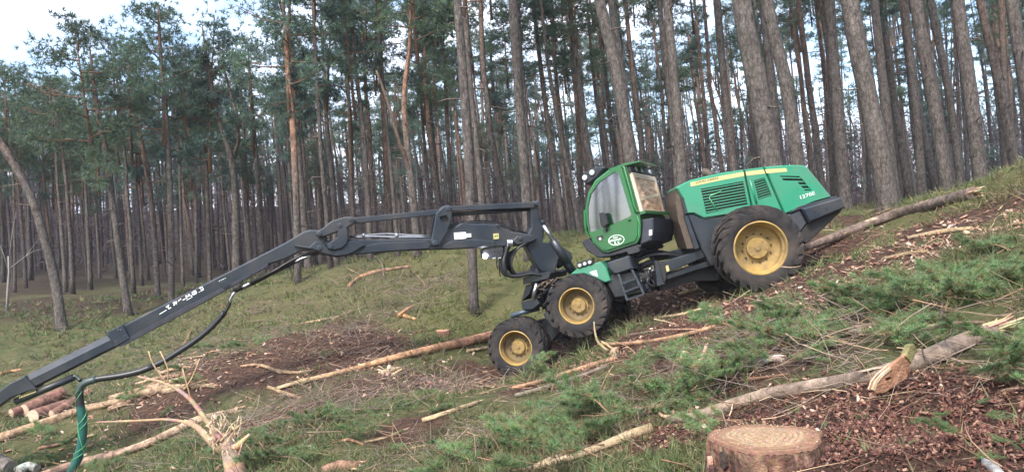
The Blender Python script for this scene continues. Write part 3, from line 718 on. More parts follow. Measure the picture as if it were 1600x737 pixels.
# ---- engine hood, three panels with open joints
g1=[(1094,295.5),(1160,283.5),(1167,320),(1102.5,334)]
g2=[(1176,282.4),(1193,278),(1204.5,306),(1183.6,312)]
g3=[(1217,275),(1247,275.6),(1252.5,281),(1266,297.8),(1256,298),(1243.6,284),(1223.5,284)]
h1=[(1056,294),(1060.5,289.6),(1077.5,281.7),(1100,276),(1127,270.2),(1161,265.3),(1173,321),(1173,336),(1132,336.5),(1098.7,341.7),(1082.8,333.6),(1072,334.6),(1066,311)]
h2=[(1162.2,265.2),(1191,261.3),(1222.6,334),(1222,345),(1174.2,345),(1174.2,321)]
h3=[(1192.4,261.1),(1220,258.6),(1246,257.8),(1254,258.6),(1261,262.5),(1298,308.2),(1271.5,315.5),(1246,326),(1224.5,335)]
hy=-.08
def louvre(parent,hole,ns,ang,nm='slat'):
    """dark backing with slats inside a grille opening"""
    o=one('grille_backing',M['dark'],RP,inset(hole,-.4),hy+.05,hy+.075,parent=parent)
    xs=[p[0] for p in hole]; ys=[p[1] for p in hole]; cx,cy=sum(xs)/len(xs),sum(ys)/len(ys)
    dx=Vector((math.cos(ang),math.sin(ang))); dn=Vector((-dx.y,dx.x))
    vs_=[Vector((x-cx,y-cy)).dot(dn) for x,y in hole]; lo,hi=min(vs_),max(vs_)
    def clip(v):
        """span of the hole along dx at offset v"""
        hit=[]; n=len(hole)
        for i in range(n):
            a=Vector((hole[i][0]-cx,hole[i][1]-cy)); b=Vector((hole[(i+1)%n][0]-cx,hole[(i+1)%n][1]-cy))
            va,vb=a.dot(dn)-v,b.dot(dn)-v
            if va*vb<0: hit.append((a.lerp(b,va/(va-vb))).dot(dx))
        hit.sort(); return hit
    for k in range(ns):
        v=lo+(hi-lo)*(k+.5)/ns; h=clip(v)
        for i in range(0,len(h)-1,2):
            a=Vector((cx,cy))+dx*h[i]+dn*v; b=Vector((cx,cy))+dx*h[i+1]+dn*v
            wv=dn*((hi-lo)/ns*.17)
            one(nm,M['green'],RP,[tuple(a-wv),tuple(b-wv),tuple(b+wv),tuple(a+wv)],hy+.012,hy+.045,parent=parent)
hp1=one('hood_panel',M['green'],RP,h1,hy,1.5,.045,holes=[g1],bpx=2.2)
hp2=one('hood_panel',M['green'],RP,h2,hy,1.5,.03,holes=[g2],bpx=.8)
hp3=one('hood_panel',M['green'],RP,h3,hy,1.5,.045,holes=[g3],bpx=2.0)
louvre(hp1,g1,9,math.atan2(-12,66)); louvre(hp2,g2,8,math.atan2(-5,17)); louvre(hp3,g3,4,.02)
mb=MB(); mb.tube([RP.pt(1126,299,hy+.01),RP.pt(1109,306,hy+.005),RP.pt(1107,309,hy),RP.pt(1121,331,hy+.01)],.012,6); part('grille_bar',mb,M['trim'],hp1)
mb=MB(); mb.tube([RP.pt(1170,283,hy+.005),RP.pt(1170,283,hy-.03),RP.pt(1180,317,hy-.03),RP.pt(1180,317,hy+.005)],.022,6); part('door_handle',mb,M['green'],hp2)
one('hood_core',M['dark'],RP,[(1070,300),(1162,272),(1192,268),(1250,266),(1285,308),(1240,322),(1180,330),(1085,330)],hy+.12,1.3)
# painted stripe broken by the joints
for pp in ([(1077.5,285.4),(1127,274.8),(1160.3,269),(1161.6,275.4),(1127,281.8),(1078.4,291.8)],[(1163.4,268.7),(1191.2,265.4),(1194,271.6),(1165,275)],[(1193.6,265.2),(1226.5,263),(1228.5,268.6),(1196.2,271.4)]):
    one('stripe',M['stripe'],RP,pp,hy-.004,hy+.02,parent=hp1 if pp[0][0]<1150 else hp2 if pp[0][0]<1192 else hp3)
def lettering(txt,mat,o,ux,uy,nrm,h,parent,name='lettering',width=None,depth=.004):
    cu=bpy.data.curves.new('t','FONT'); cu.body=txt; cu.size=1; cu.resolution_u=2
    ob=bpy.data.objects.new('t',cu); me=bpy.data.meshes.new_from_object(ob); bpy.data.objects.remove(ob)
    v=np.array([x.co[:] for x in me.vertices]); 
    x0,x1=v[:,0].min(),v[:,0].max(); y0,y1=v[:,1].min(),v[:,1].max()
    sx=width/(x1-x0) if width else h/(y1-y0); sy=h/(y1-y0)
    W=[o+ux*((a[0]-x0)*sx)+uy*((a[1]-y0)*sy) for a in v]
    m2=MB(); fs=[tuple(p.vertices) for p in me.polygons]
    m2.add(W,fs); m2.add([q-nrm*depth for q in W],fs)
    ob=m2.build(name,mat,parent,HB); 
    return ob
def textpx(txt,mat,pl,p0,p1,hpx,t,parent,name='lettering'):
    a=pl.pt(*p0,t); b=pl.pt(*p1,t); ux=(b-a); wd=ux.length; ux.normalize(); uy=pl.n.cross(ux); uy=uy if uy.dot(UP)>0 else -uy
    return lettering(txt,mat,a,ux,uy,pl.n,hpx*pl.d(p0[0])/F,parent,name,wd)
textpx('JOHN DEERE',M['black'],RP,(1086,288.3),(1122,280.6),3.7,hy-.005,hp1)
textpx('1270E',M['white'],RP,(1249.3,311.3),(1271.8,304.2),5.4,hy-.005,hp3)
# exhaust stub
mb=MB(); mb.tube([RP.pt(1120,272,.75),RP.pt(1120,268,.75),RP.pt(1114,264.5,.75),RP.pt(1107,263.5,.75)],[.085,.085,.085,.08],12,col=(1.6,1.4,1.4)); part('exhaust_pipe',mb,M['rust'])
# radiator face and posts at the front of the hood
one('radiator_grille',M['rust'],RP,[(1057.5,297),(1064,303),(1072,336),(1085,388),(1074,389),(1060,345),(1056,318)],.02,1.45,.01)
one('front_post',M['steel'],RP,[(1067.5,337),(1073.5,335),(1092.5,387),(1085,390)],hy+.02,.10,.01)
one('front_post',M['steel'],RP,[(1063,309),(1067,308),(1073.5,333),(1069,336)],hy-.01,.05,.008)
one('engine_side_panel',M['steel'],RP,[(1074,335.5),(1082.8,334.4),(1098.7,342.6),(1132,337.4),(1176,340),(1224,338),(1245,345),(1246,372),(1210,420),(1110,414),(1096,389.5)],hy+.03,1.42,.02)
# rear bumper / counterweight
bp=one('rear_bumper',M['steel'],RP,[(1246,326.6),(1306.5,309.2),(1313.3,325.3),(1257.3,348.2)],-.30,1.72,.03)
one('bumper_ledge',M['steel'],RP,[(1230,332.5),(1245,322.8),(1272,315.8),(1302,307.6),(1306,310),(1246,327.4)],-.2,1.6,.008,parent=bp)
one('rear_box',M['dark'],RP,[(1228,336),(1246,327.6),(1257,348.6),(1247,362),(1232,350)],-.16,1.5,.02,col=(3,3,3.2))
one('belly_plate',M['dark'],RP,[(1246,361.5),(1257.5,348.8),(1313,325.8),(1309,332.5),(1258,380.5),(1250,376)],-.12,1.5,.015)
for x,y in((1263,331),(1281,326)):
    one('bumper_slot',M['black'],RP,[(x,y),(x+3,y-1),(x+4,y+3),(x+1.5,y+4.5)],-.304,-.28,parent=bp)
# rear frame beams
fb=one('frame_beam',M['steel'],RP,[(1036.3,409.8),(1107.5,386.6),(1140,376),(1140,396),(1108,399.5),(1054,422.4),(1041.7,427.8)],.10,.42,.015)
one('lower_beam',M['steel'],RP,[(1041.7,429.2),(1100,411.2),(1130,402),(1130,412),(1098.7,420),(1041.7,438)],.16,.5,.012,col=(.7,.7,.7))
one('far_beam',M['steel'],RP,[(1020,402),(1062,394),(1110,380),(1110,392),(1060,406),(1030,412)],1.1,1.4,.012)
one('frame_belly',M['dark'],RP,[(1034,440),(1042,436),(1130,412),(1130,440),(1088,441.5),(1034,457)],.45,1.3,.01)
one('fuel_sticker',M['stripe'],RP,[(1040.6,415.6),(1045,414.2),(1047,423.3),(1042.6,424.8)],.094,.12,parent=fb)
for x,y in((1049.5,414.5),(1053.5,413.2),(1066.5,408.5),(1071,407)):
    one('beam_slot',M['black'],RP,[(x-1,y-3),(x+1,y-3.6),(x+2,y+4.4),(x,y+5)],.096,.12,parent=fb)
one('bracket',M['steel'],RP,[(1022.7,407.8),(1028,407),(1037.7,441),(1040.4,443.8),(1026.8,447.2),(1026,440)],.02,.30,.01)
one('valve_box',M['dark'],RP,[(1027,410.5),(1038,409.8),(1041.7,426),(1041,440),(1035,440.5)],.05,.5,.012)
# articulation joint: cylinders, blocks and hoses
mb=MB()
for a,b,r in(((990,424),(1028,408),.07),((996,440),(1030,430),.08),((1003,452),(1036,441),.07)): rod(mb,RP.pt(*a,.55),RP.pt(*b,.45),r)
part('articulation_joint',mb,M['dark'])
for a,b in(((1000,447),(1010,443.5)),((1004,433),(1016,428)),((1013,424),(1019,421)),((1006,460),(1017,456))):
    mb=MB(); rod(mb,RP.pt(*a,.30),RP.pt(*b,.30),.045); part('steering_cylinder',mb,M['chrome'])
for k in range(6):
    mb=MB(); o=k*1.6; z=.35+.12*k
    mb.tube(smooth_path([RP.pt(990-o,424+o,z),RP.pt(999,408-o,z),RP.pt(1016,400-o*.7,z),RP.pt(1040,397.5-o*.4,z),RP.pt(1072,401,z+.1)],.1),.033,8); part('hydraulic_hose',mb,M['hose'])
for a,b,c in(((1008,436),(1016,446),(1008,462)),((1016,430),(1024,444),(1020,456)),((1000,430),(1006,440),(1018,436))):
    mb=MB(); mb.tube(smooth_path([RP.pt(*a,.2),RP.pt(*b,.12),RP.pt(*c,.25)],.1),.022,7); part('hydraulic_hose',mb,M['hose'])
one('joint_block',M['dark'],RP,[(985,424),(1000,419),(1026,430),(1030,452),(1008,462),(1000,466),(990,440)],.6,1.3,.02)

# ---- front frame
one('front_frame',M['dark'],FP,[(868,437),(892,424),(948,420),(966,428),(1008,428),(1012,458),(962,474),(944,470),(880,486),(848,500),(838,480),(846,450)],.45,1.75,.02,col=(1.2,1.2,1.3))
gf=one('green_fender',M['green'],FP,[(890,429),(900,420.5),(937.5,408.3),(947.5,419),(954,438.6),(945,441.5),(930,434.5),(912,427.5)],.02,1.9,.02)
one('warning_sticker',M['white'],FP,[(920.6,425),(931.2,421.8),(934,431.8),(926,429.5)],.014,.04,parent=gf)
one('step_box',M['steel'],FP,[(948.5,410),(983.4,398.8),(990,419.4),(964.6,428.3),(960,427.8),(950,417)],-.05,.75,.03,col=(1.1,1.1,1.1))
one('side_tank',M['steel'],FP,[(953.6,429),(968,427.6),(985,424),(1003,448),(1006,456),(976.6,463),(959,466),(947,444)],.10,.6,.02,col=(.55,.55,.58))
ld=MB(); 
for a,b in(((967.8,427.5),(982,469)),((988.8,420.7),(1008,459))):
    p,q=FP.pt(*a,-.06),FP.pt(*b,-.09); ld.box((p+q)/2,(q-p)/2,FP.n*.03,FP.u*.022,col=(1.3,1.25,1.15))
lad=part('ladder',ld,M['steel'])
for a,b in(((974,442),(995,434.5)),((981.5,467.5),(1007,458.5)),((978,455),(1001,446.5))):
    m2=MB(); p,q=FP.pt(*a,-.06),FP.pt(*b,-.06); m2.box((p+q)/2,(q-p)/2,FP.n*.09,UP*.02,col=(1.3,1.25,1.15)); part('rung',m2,M['steel'],lad)
lb=one('light_bar',M['dark'],FP,[(900.6,410.3),(925,403),(927.4,411.5),(902.6,419)],.0,.15,.01)
for x,y in((906.2,414.2),(914,411.6),(921.8,409.2)):
    m2=MB(); c=FP.pt(x,y,.0); m2.tube([c,c-FP.n*.03],.038,12); part('work_light',m2,M['lens'],lb)
# nose: flaps, guards, rods, chain
one('nose_flap',M['steel'],FP,[(818,433.5),(857,423.6),(862,426),(858,435.2),(818.5,444)],-.05,1.3,.01,col=(.6,.6,.6))
one('nose_guard',M['steel'],FP,[(819,445.5),(831,444),(825,460),(812,471)],.1,1.4,.01,col=(.75,.75,.78))
one('nose_guard',M['steel'],FP,[(812.5,472),(836,466),(842,474),(832,483),(816,484)],.05,1.4,.01,col=(.7,.7,.72))
one('bogie_case',M['dark'],FP,[(842,476),(866,462),(905,466),(912,480),(886,500),(850,540),(815,552),(806,540),(838,510)],.55,.85,.03,col=(1.3,1.3,1.3))
one('nose_frame',M['dark'],FP,[(833,442),(868,436),(872,462),(850,486),(838,478),(832,466)],.75,1.6,.02)
mb=MB(); rod(mb,FP.pt(838,442,.02),FP.pt(832.5,466,.02),.045); part('nose_cylinder',mb,M['chrome'])
mb=MB(); mb.tube([FP.pt(796.5,494,.1),FP.pt(815,488,.1),FP.pt(834,484,.35)],.05,8,col=(3,3,3)); part('guard_rail',mb,M['steel'])
one('wheel_guard',M['steel'],FP,[(847,489),(858,486),(870,503),(876,515),(862,512),(852,500)],.05,.5,.02,col=(.8,.75,.7))
for k in range(9):
    f=k/8; c=FP.pt(842+26*f,447.5-9*f+2.2*math.sin(k*2),.0); m2=MB(); a=(FP.u if k%2 else (FP.u*.5+UP*.6)).normalized(); b=a.cross(FP.n if k%2 else UP).normalized()
    m2.tube([c+a*(.075*math.cos(t))+b*(.05*math.sin(t)) for t in np.linspace(0,2*math.pi,11)],.016,5,caps=False); part('chain_link',m2,M['rust'])

# clutter of hoses between the nose and the wheels
rs=random.Random(9)
for k in range(12):
    a=(rs.uniform(835,868),rs.uniform(438,452)); b=(rs.uniform(832,862),rs.uniform(455,470)); c=(rs.uniform(838,858),rs.uniform(470,488)); z=rs.uniform(.1,.5)
    mb=MB(); mb.tube(smooth_path([FP.pt(*a,z),FP.pt((a[0]+b[0])/2+rs.uniform(-6,6),(a[1]+b[1])/2,z-.1),FP.pt(*b,z),FP.pt(*c,z+.1)],.08),rs.choice((.018,.024,.03)),6,col=(1.6,1.6,1.6)); part('hydraulic_hose',mb,M['hose'])
for k in range(8):
    a=(rs.uniform(1000,1022),rs.uniform(420,436)); b=(a[0]+rs.uniform(-8,10),a[1]+rs.uniform(10,24)); z=rs.uniform(.1,.3)
    mb=MB(); rod(mb,RP.pt(*a,z),RP.pt(a[0]+rs.uniform(4,9),a[1]-2,z),rs.uniform(.02,.045)); part('hose_fitting',mb,M['chrome'] if k%3==0 else M['dark'])
    mb=MB(); mb.tube(smooth_path([RP.pt(*a,z),RP.pt(a[0]+rs.uniform(-6,6),(a[1]+b[1])/2,z-.05),RP.pt(*b,z)],.06),.022,6,col=(1.5,1.5,1.5)); part('hydraulic_hose',mb,M['hose'])
# ---- cab
side=[(923,369),(917.5,352),(914.8,327.7),(918.8,302.3),(930,281.5),(950.8,265.4),(973.9,256.8),(979,259.6),(999.2,332.3),(1001,352),(1000.4,369.2),(995,379.5),(949.6,394.6),(941.5,393),(926.5,379)]
win=[(919.8,322),(924.2,303.3),(937.4,284.6),(961.8,268.4),(967.6,270.3),(987.5,335.2),(986,338),(948,355.2),(922.8,363.2),(919.6,340)]
CW=1.55
# the shell: near and far side frames, roof, rear wall and floor around an open interior
sh=MB()
extr(sh,CB,side,0,.05,0,holes=[inset(win,-1.2)],both=False)
extr(sh,CB,side,CW-.05,CW,0,holes=[inset(win,-1.2)])
def strip(mb,seq,t0,t1,mi=0,thick=None,col=(1,1,1)):
    n=len(seq); V=[CB.pt(x,y,t0) for x,y in seq]+[CB.pt(x,y,t1) for x,y in seq]
    mb.add(V,[(i,i+1,n+i+1,n+i) for i in range(n-1)],mi,False,col)
strip(sh,side[4:8],.05,CW-.05); strip(sh,[side[8],side[9],side[10],side[11]],.05,CW-.05)
strip(sh,[side[11],side[12],side[13],side[14],side[0]],.05,CW-.05); strip(sh,[side[0],side[1],side[2]],.05,CW-.05)
cab=part('cab_shell',sh,M['cabgreen'])
def on_rear(u,v,w_=0):
    """rear face of the cab: u 0..1 down its edge, v metres across, w_ outward"""
    a=CB.pt(979,259.6); b=CB.pt(999.2,332.3); q=a.lerp(b,u)+CB.n*v
    e=(b-a).normalized().cross(CB.n).normalized(); e=e if e.dot(RT)>0 else -e
    return q+e*w_
def rear_slab(mb,u0,u1,v0,v1,w0,w1,col=(1,1,1)):
    V=[on_rear(u,v,w_) for u in(u0,u1) for v in(v0,v1) for w_ in(w0,w1)]
    mb.add(V,[(0,1,3,2),(4,6,7,5),(0,4,5,1),(2,3,7,6),(0,2,6,4),(1,5,7,3)],0,False,col)
mb=MB(); rear_slab(mb,-.02,.13,.02,CW-.02,.0,.06); part('roof_lamp_panel',mb,M['dark'],cab)
for v in(.30,.62,1.15):
    m2=MB(); c=on_rear(.06,v,.06); e=(on_rear(.06,v,.07)-c).normalized(); m2.tube([c,c+e*.03],.05,10); part('roof_lamp',m2,M['lens'],cab)
mb=MB(); rear_slab(mb,.14,.985,.06,.16,-.02,.05); rear_slab(mb,.14,.24,.16,CW-.06,-.02,.05); rear_slab(mb,.92,.985,.16,CW-.06,-.02,.05); rear_slab(mb,.24,.92,CW-.14,CW-.06,-.02,.05)
rw=part('rear_window_frame',mb,M['cream'],cab)
mm_,t_,b_=nodemat('clear_glass'); b_.inputs['Base Color'].default_value=(1,1,1,1)
g1_=N(t_,'ShaderNodeBsdfGlossy',Roughness=.04); g2_=N(t_,'ShaderNodeBsdfTransparent'); ms_=N(t_,'ShaderNodeMixShader'); ms_.inputs['Fac'].default_value=.16
t_.links.new(g2_.outputs['BSDF'],ms_.inputs[1]); t_.links.new(g1_.outputs['BSDF'],ms_.inputs[2]); t_.links.new(ms_.outputs['Shader'],t_.nodes['Material Output'].inputs['Surface']); M['clearglass']=mm_
# crumpled tan sheet behind the rear window, colour standing in for a warm reflection
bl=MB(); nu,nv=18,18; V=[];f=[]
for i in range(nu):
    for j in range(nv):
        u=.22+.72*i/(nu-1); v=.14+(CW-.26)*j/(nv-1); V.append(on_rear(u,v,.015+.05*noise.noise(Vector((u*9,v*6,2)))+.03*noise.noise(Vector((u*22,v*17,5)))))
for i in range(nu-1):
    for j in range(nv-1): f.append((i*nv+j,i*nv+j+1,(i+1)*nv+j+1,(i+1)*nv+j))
bl.add(V,f,0,False,(1.0,.90,.82)); part('warm_reflection_sheet',bl,M['cream'],cab)
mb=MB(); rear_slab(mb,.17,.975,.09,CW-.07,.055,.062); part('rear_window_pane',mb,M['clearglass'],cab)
mb=MB(); rear_slab(mb,.985,1.045,-.01,CW,-.0,.13); part('rear_sill',mb,M['cabgreen'],cab)
one('rear_skirt',M['dark'],CB,[(1001,343),(1019,340),(1019,362),(1016,376),(998,383.5),(999.5,370),(1001.6,353)],.05,1.4,.03,col=(2.2,2.3,2.6))
one('skirt_label',M['white'],CB,[(1013,359.5),(1017.5,358.5),(1017.5,367),(1013,368)],.044,.06)
# pillar trim
mb=MB(); mb.tube([CB.pt(972,259,-.03),CB.pt(976.5,262,-.04),CB.pt(992.5,322,-.04),CB.pt(995.5,331,-.04),CB.pt(999,331.5,-.02)],.028,8); part('pillar_trim',mb,M['cabgreen'],cab)
# door with window, recessed handle and oval emblem
doorp=[(922.6,366.5),(918.6,351),(916.2,327.7),(920.2,303),(931.4,283),(951.6,267.4),(968.5,260.4),(973,261.5),(993.8,333),(998.4,347),(997.6,367.5),(993.4,376.6),(949.4,391.6),(942.2,390.4),(928.4,377.6)]
door=one('door',M['cabgreen'],CB,doorp,-.045,-.004,.012,parent=cab,holes=[win])
one('door_seal',M['trim'],CB,inset(doorp,-.9),-.012,-.002,parent=cab)
one('window_pane',M['glass'],CB,inset(win,-.4),-.020,-.012,parent=cab)
c=[]; 
for a in np.linspace(0,2*math.pi,28,endpoint=False):
    ex,ey=12.6*math.cos(a),8.0*math.sin(a); r_=R(-9); c.append((964.4+ex*math.cos(r_)-ey*math.sin(r_),374.8+ex*math.sin(r_)+ey*math.cos(r_)))
one('emblem',M['white'],CB,c,-.050,-.046,parent=cab,holes=[inset(c,.8)])
one('emblem_field',M['cabgreen'],CB,inset(c,.7),-.0475,-.0455,parent=cab)
em=MB()
def stroke(mb,pl,pts_,w_,t):
    for (x0,y0),(x1,y1) in zip(pts_[:-1],pts_[1:]):
        a,b=Vector((x0,y0)),Vector((x1,y1)); dd=(b-a).normalized(); nn=Vector((-dd.y,dd.x))*w_/2
        V=[pl.pt(*(a-nn),t),pl.pt(*(b-nn),t),pl.pt(*(b+nn),t),pl.pt(*(a+nn),t)]; mb.add(V,[(0,1,2,3)])
for k in range(5): stroke(em,CB,[(959.4+k*1.6,371.4-k*.25),(960.4+k*1.6,371.2-k*.25)],1.6,-.0515)
for k in range(9):
    x=954.6+k*2.1; y=376.4-k*.42; stroke(em,CB,[(x,y-1.3),(x+.2,y+1.3)],1.2,-.0515)
    if k%3!=2: stroke(em,CB,[(x,y+(-1)**k*.9),(x+1.6,y+(-1)**k*.9-.3)],.8,-.0515)
stroke(em,CB,[(962.2,377.2),(963,381.4),(965.4,381)],1.3,-.0515); stroke(em,CB,[(969,377.2),(966.6,377.6),(968.9,379.8),(966.8,380.6)],1.0,-.0515)
part('emblem_writing',em,M['white'],cab)
one('door_handle',M['dark'],CB,[(932.5,370.2),(943,366.6),(944.4,371),(941,375.5),(935.5,376)],-.052,-.03,parent=cab)
mb=MB(); rod(mb,CB.pt(939.5,373,-.05),CB.pt(939.5,373,-.065),.032); part('door_lock',mb,M['lens'],cab)
one('mirror',M['dark'],CB,[(941.5,333.5),(947.5,331.8),(951,335),(955.5,350),(948.5,355.6),(944.2,353)],-.20,-.12,.015)
mb=MB(); mb.tube([CB.pt(950.5,354,-.12),CB.pt(949.5,361,-.05)],.018,6); part('mirror_arm',mb,M['dark'])
one('door_hinge',M['cabgreen'],CB,[(911,329),(915,327),(916.5,360),(921,369),(915.5,366),(912,352)],.0,.10,.01)
mb=MB(); mb.tube([CB.pt(983.5,344.5,-.05),CB.pt(987,342.5,-.07)],.022,6); part('hinge_knob',mb,M['cabgreen'])
# cream strip inside the window
one('cream_strip',M['cream'],CB,[(944.5,277),(962.5,266.6),(968.6,269),(989,336),(982.6,338.6),(975,316),(966,284),(960,273.5)],.06,.09)
one('cab_liner',M['dark'],CB,inset(side,.6),CW-.12,CW-.06,holes=[inset(win,2)],col=(1.2,1.2,1.3))
one('cab_interior',M['dark'],CB,[(926,366),(930,320),(985,330),(992,372),(950,388)],.95,1.35,col=(1.6,1.6,1.8))
one('operator_seat',M['dark'],CB,[(957,330),(968,322),(978,330),(986,356),(960,362),(950,358),(952,346)],.5,1.0,.05,col=(3.2,3.2,3.6))
one('cab_floor_pan',M['dark'],CB,[(907.5,377.5),(918,371.5),(925.5,379.5),(941,393.8),(949.8,395.6),(994,381),(1000.5,384),(998,389),(955,400),(934,403),(915,391)],.03,CW-.05,.02,col=(1.5,1.5,1.6))
one('turret',M['dark'],CB,[(943,401.5),(998,389.5),(1000,394),(986,402.5),(950,411),(942,408)],.35,1.2,.02)
one('turret_knob',M['dark'],CB,[(977,391),(992,386),(1000,390),(998,394),(982,398)],.0,.4,.012,col=(1.5,1.5,1.6))
# spotlight rack on the far front corner of the roof
RK=Plane(910,16.5,945,16.15)
rk=one('lamp_rack',M['dark'],RK,[(910.2,279),(912.4,269.6),(921,264.6),(934.6,259.4),(945,261.6),(931,279),(922,285.8),(914.6,288.6)],0,.45,.03,col=(1.4,1.4,1.5))
for x,y in((926,269.5),(914.8,277.5)):
    m2=MB(); c0=RK.pt(x,y,.0); m2.tube([c0,c0-CB.n*.05],.06,12); part('rack_lamp',m2,M['lens'],rk)
one('roof_lip',M['cabgreen'],CB,[(950.5,264.8),(974,255.6),(1000,251.2),(1003,253),(979.5,259.2),(953,267)],-.03,.9,.012,parent=cab)

# ---- crane
CR=Plane(0,13.9,850,15.95)
t=-.17
st=dict(col=(1,1,1))
mast=one('crane_mast',M['steel'],CR,[(828,325.5),(831.5,317),(836,314),(840,317),(841.5,332),(842.6,345.5),(850,347.6),(846.5,378),(862,379.5),(878,386),(890,394),(893,401),(891,407),(882,411),(871,404.5),(866,424.5),(846,424),(838,416.5),(829,400),(821.5,386),(827,378),(823.5,367),(829,356)],-.10,.34,.02)
one('slew_base',M['dark'],CR,[(840,416),(866,416),(872,432),(868,450),(840,446),(836,436)],.05,.7,.02,col=(1.8,1.8,2))
for a,b in(((868,400),(880,416)),((884,404),(899,427))):
    mb=MB(); rod(mb,CR.pt(*a,.15),CR.pt(*b,.15),.10); part('base_arm',mb,M['steel'])
mb=MB(); rod(mb,CR.pt(846.5,352,-.14),CR.pt(864,379,-.14),.042); part('lift_rod',mb,M['chrome'])
mb=MB(); rod(mb,CR.pt(861,375,-.14),CR.pt(884,410,-.12),.085); part('lift_cylinder',mb,M['steel'])
boom=one('main_boom',M['steel'],CR,[(502,397.6),(492,386),(505,376),(543.5,373.6),(578,373.8),(624,373.2),(676,372.2),(690,366),(707,356),(719,348.6),(745,349.6),(771,350),(796.5,361.4),(826,366),(836,371),(834,377.5),(812,384),(785,385.4),(768,386.4),(700,389.5),(624,392),(561,396.6),(546,398.6),(526,402)],t,.20,.03)
one('boom_web',M['steel'],CR,[(571,384),(590,379.6),(665,376),(674,381),(668,388.4),(624,391),(560,395.6)],t-.03,t+.02,.014,parent=boom)
one('boom_web',M['steel'],CR,[(690,383),(704,376.5),(740,373.4),(770,376.5),(771,384.4),(700,388.6),(686,388)],t-.03,t+.02,.014,parent=boom)
one('boom_end_fork',M['steel'],CR,[(796,376.5),(806,368.4),(829,367),(836,372),(828,377),(806,382)],t-.06,.26,.012,parent=boom)
# knuckle
one('knuckle_plate',M['steel'],CR,[(460,383.6),(466,383),(485,385),(494,376.5),(505,377.5),(516,390),(534,388),(542,377),(550,374.6),(571,382.6),(556,392.4),(543,398.2),(525,400),(505,395.5),(490,389.4)],t-.075,.24,.022)
one('link_plate',M['steel'],CR,[(494.5,366),(497,360.5),(504,357.5),(512,350.6),(520,345),(537.5,339.6),(548,338.6),(553,340),(556.5,344.8),(554,349),(543,356.4),(545.4,367.5),(543.4,380),(535.5,388),(522,391),(513,387),(512.4,381),(520,375.4),(527.5,370.6),(527.5,362.6),(510,369),(500,371.2)],t-.12,.27,.024)
# rocker and top links
sq=[(684.4,339.4),(695.6,336),(699.8,346),(688.8,350.2)]
one('rocker',M['steel'],CR,[(679.6,333),(688,325.6),(693,321.4),(699,320.6),(703.6,324),(704.5,333),(703,347.8),(684,383.2),(678,385.4),(673,383),(671.4,378)],t-.11,t-.02,.022,holes=[sq])
one('rocker',M['steel'],CR,[(679.6,333),(693,321.4),(699,320.6),(704.5,333),(703,347.8),(684,383.2),(673,383),(671.4,378)],.22,.30,.012)
one('rocker_bore',M['black'],CR,inset(sq,-.3),t-.04,t-.035)
one('top_link',M['steel'],CR,[(549,340),(556,340),(684,327),(688,330),(684,336),(556,349),(551,348)],t+.02,.12,.014)
one('top_link',M['steel'],CR,[(699,322.4),(830,315.6),(836,318),(833,325),(776,327.5),(702,330.4)],t+.02,.12,.014)
mb=MB(); rod(mb,CR.pt(702,335.5,.0),CR.pt(829,326.5,.0),.042,col=(.6,.6,.6)); part('link_cylinder',mb,M['steel'])
for x,y,r_,tt in((549,343,3.2,-.12),(532,352,3.2,-.12),(500.5,364.8,3.4,-.12),(500.5,386.4,3.6,-.08),(517.8,385,3.4,-.12),(835,318,3.4,-.11),(809.5,372,3.0,-.07),(775.4,352,2.4,-.02),(845.6,346.4,2.6,-.0),(677.4,379,4.0,-.11),(697.8,326.2,3.6,-.11)):
    mb=MB(); pin(mb,CR,x,y,r_,t+tt-.03,.30,col=(2.4,2.4,2.4)); pn=part('pivot_pin',mb,M['steel'])
    mb=MB(); pin(mb,CR,x,y,r_*.45,t+tt-.036,t+tt); part('pin_bore',mb,M['black'],pn)
# hydraulic pipes along the boom top, fittings
for k,(yy,r_) in enumerate(((369.8,.022),(367,.016))):
    mb=MB(); mb.tube(smooth_path([CR.pt(546,371-k*2,.0),CR.pt(580,yy-.6,.0),CR.pt(606,yy-2.2*k,.02),CR.pt(640,yy,.0),CR.pt(674,yy+1,.0)],.3),r_,7); part('boom_pipe',mb,M['chrome'])
one('boom_top_cover',M['chrome'],CR,[(610,368.6),(672,367.4),(672,372),(610,372.6)],.0,.10,.008)
for x in(568,620):
    mb=MB(); rod(mb,CR.pt(x,371,.0),CR.pt(x,364,.0),.035); part('pipe_fitting',mb,M['chrome'])
for k in range(3):
    mb=MB(); mb.tube(smooth_path([CR.pt(720,348-k*.8,.02+.06*k),CR.pt(765,347.5-k,.02+.06*k),CR.pt(790,354-k,.03+.06*k),CR.pt(818,362,.05+.06*k),CR.pt(832,368,.1)],.2),.02,6); part('hydraulic_hose',mb,M['hose'])
one('rocker_fitting',M['dark'],CR,[(703,350),(713,346),(721,350),(716,357),(700,358)],-.1,.15,.01)
one('boom_sticker',M['white'],CR,[(707.5,363.5),(725.6,362.4),(726.6,365),(734,364.6),(734.4,370),(726.6,370.8),(726.4,372.6),(708.6,374)],t-.018,t+.01,parent=boom)
sk=one('yellow_sticker',M['stripe'],CR,[(768.5,365),(776.8,364.4),(777,372.8),(769,373.6)],t-.018,t+.01,parent=boom,)
em=MB(); stroke(em,CR,[(770.2,371),(772,368.6),(774,368),(775.6,366.4)],1.1,t-.020); stroke(em,CR,[(774,368),(775.4,370.6)],.8,t-.02); stroke(em,CR,[(771.8,368.8),(771,366.6)],.8,t-.02)
part('leaping_deer_mark',em,M['cabgreen'],boom)
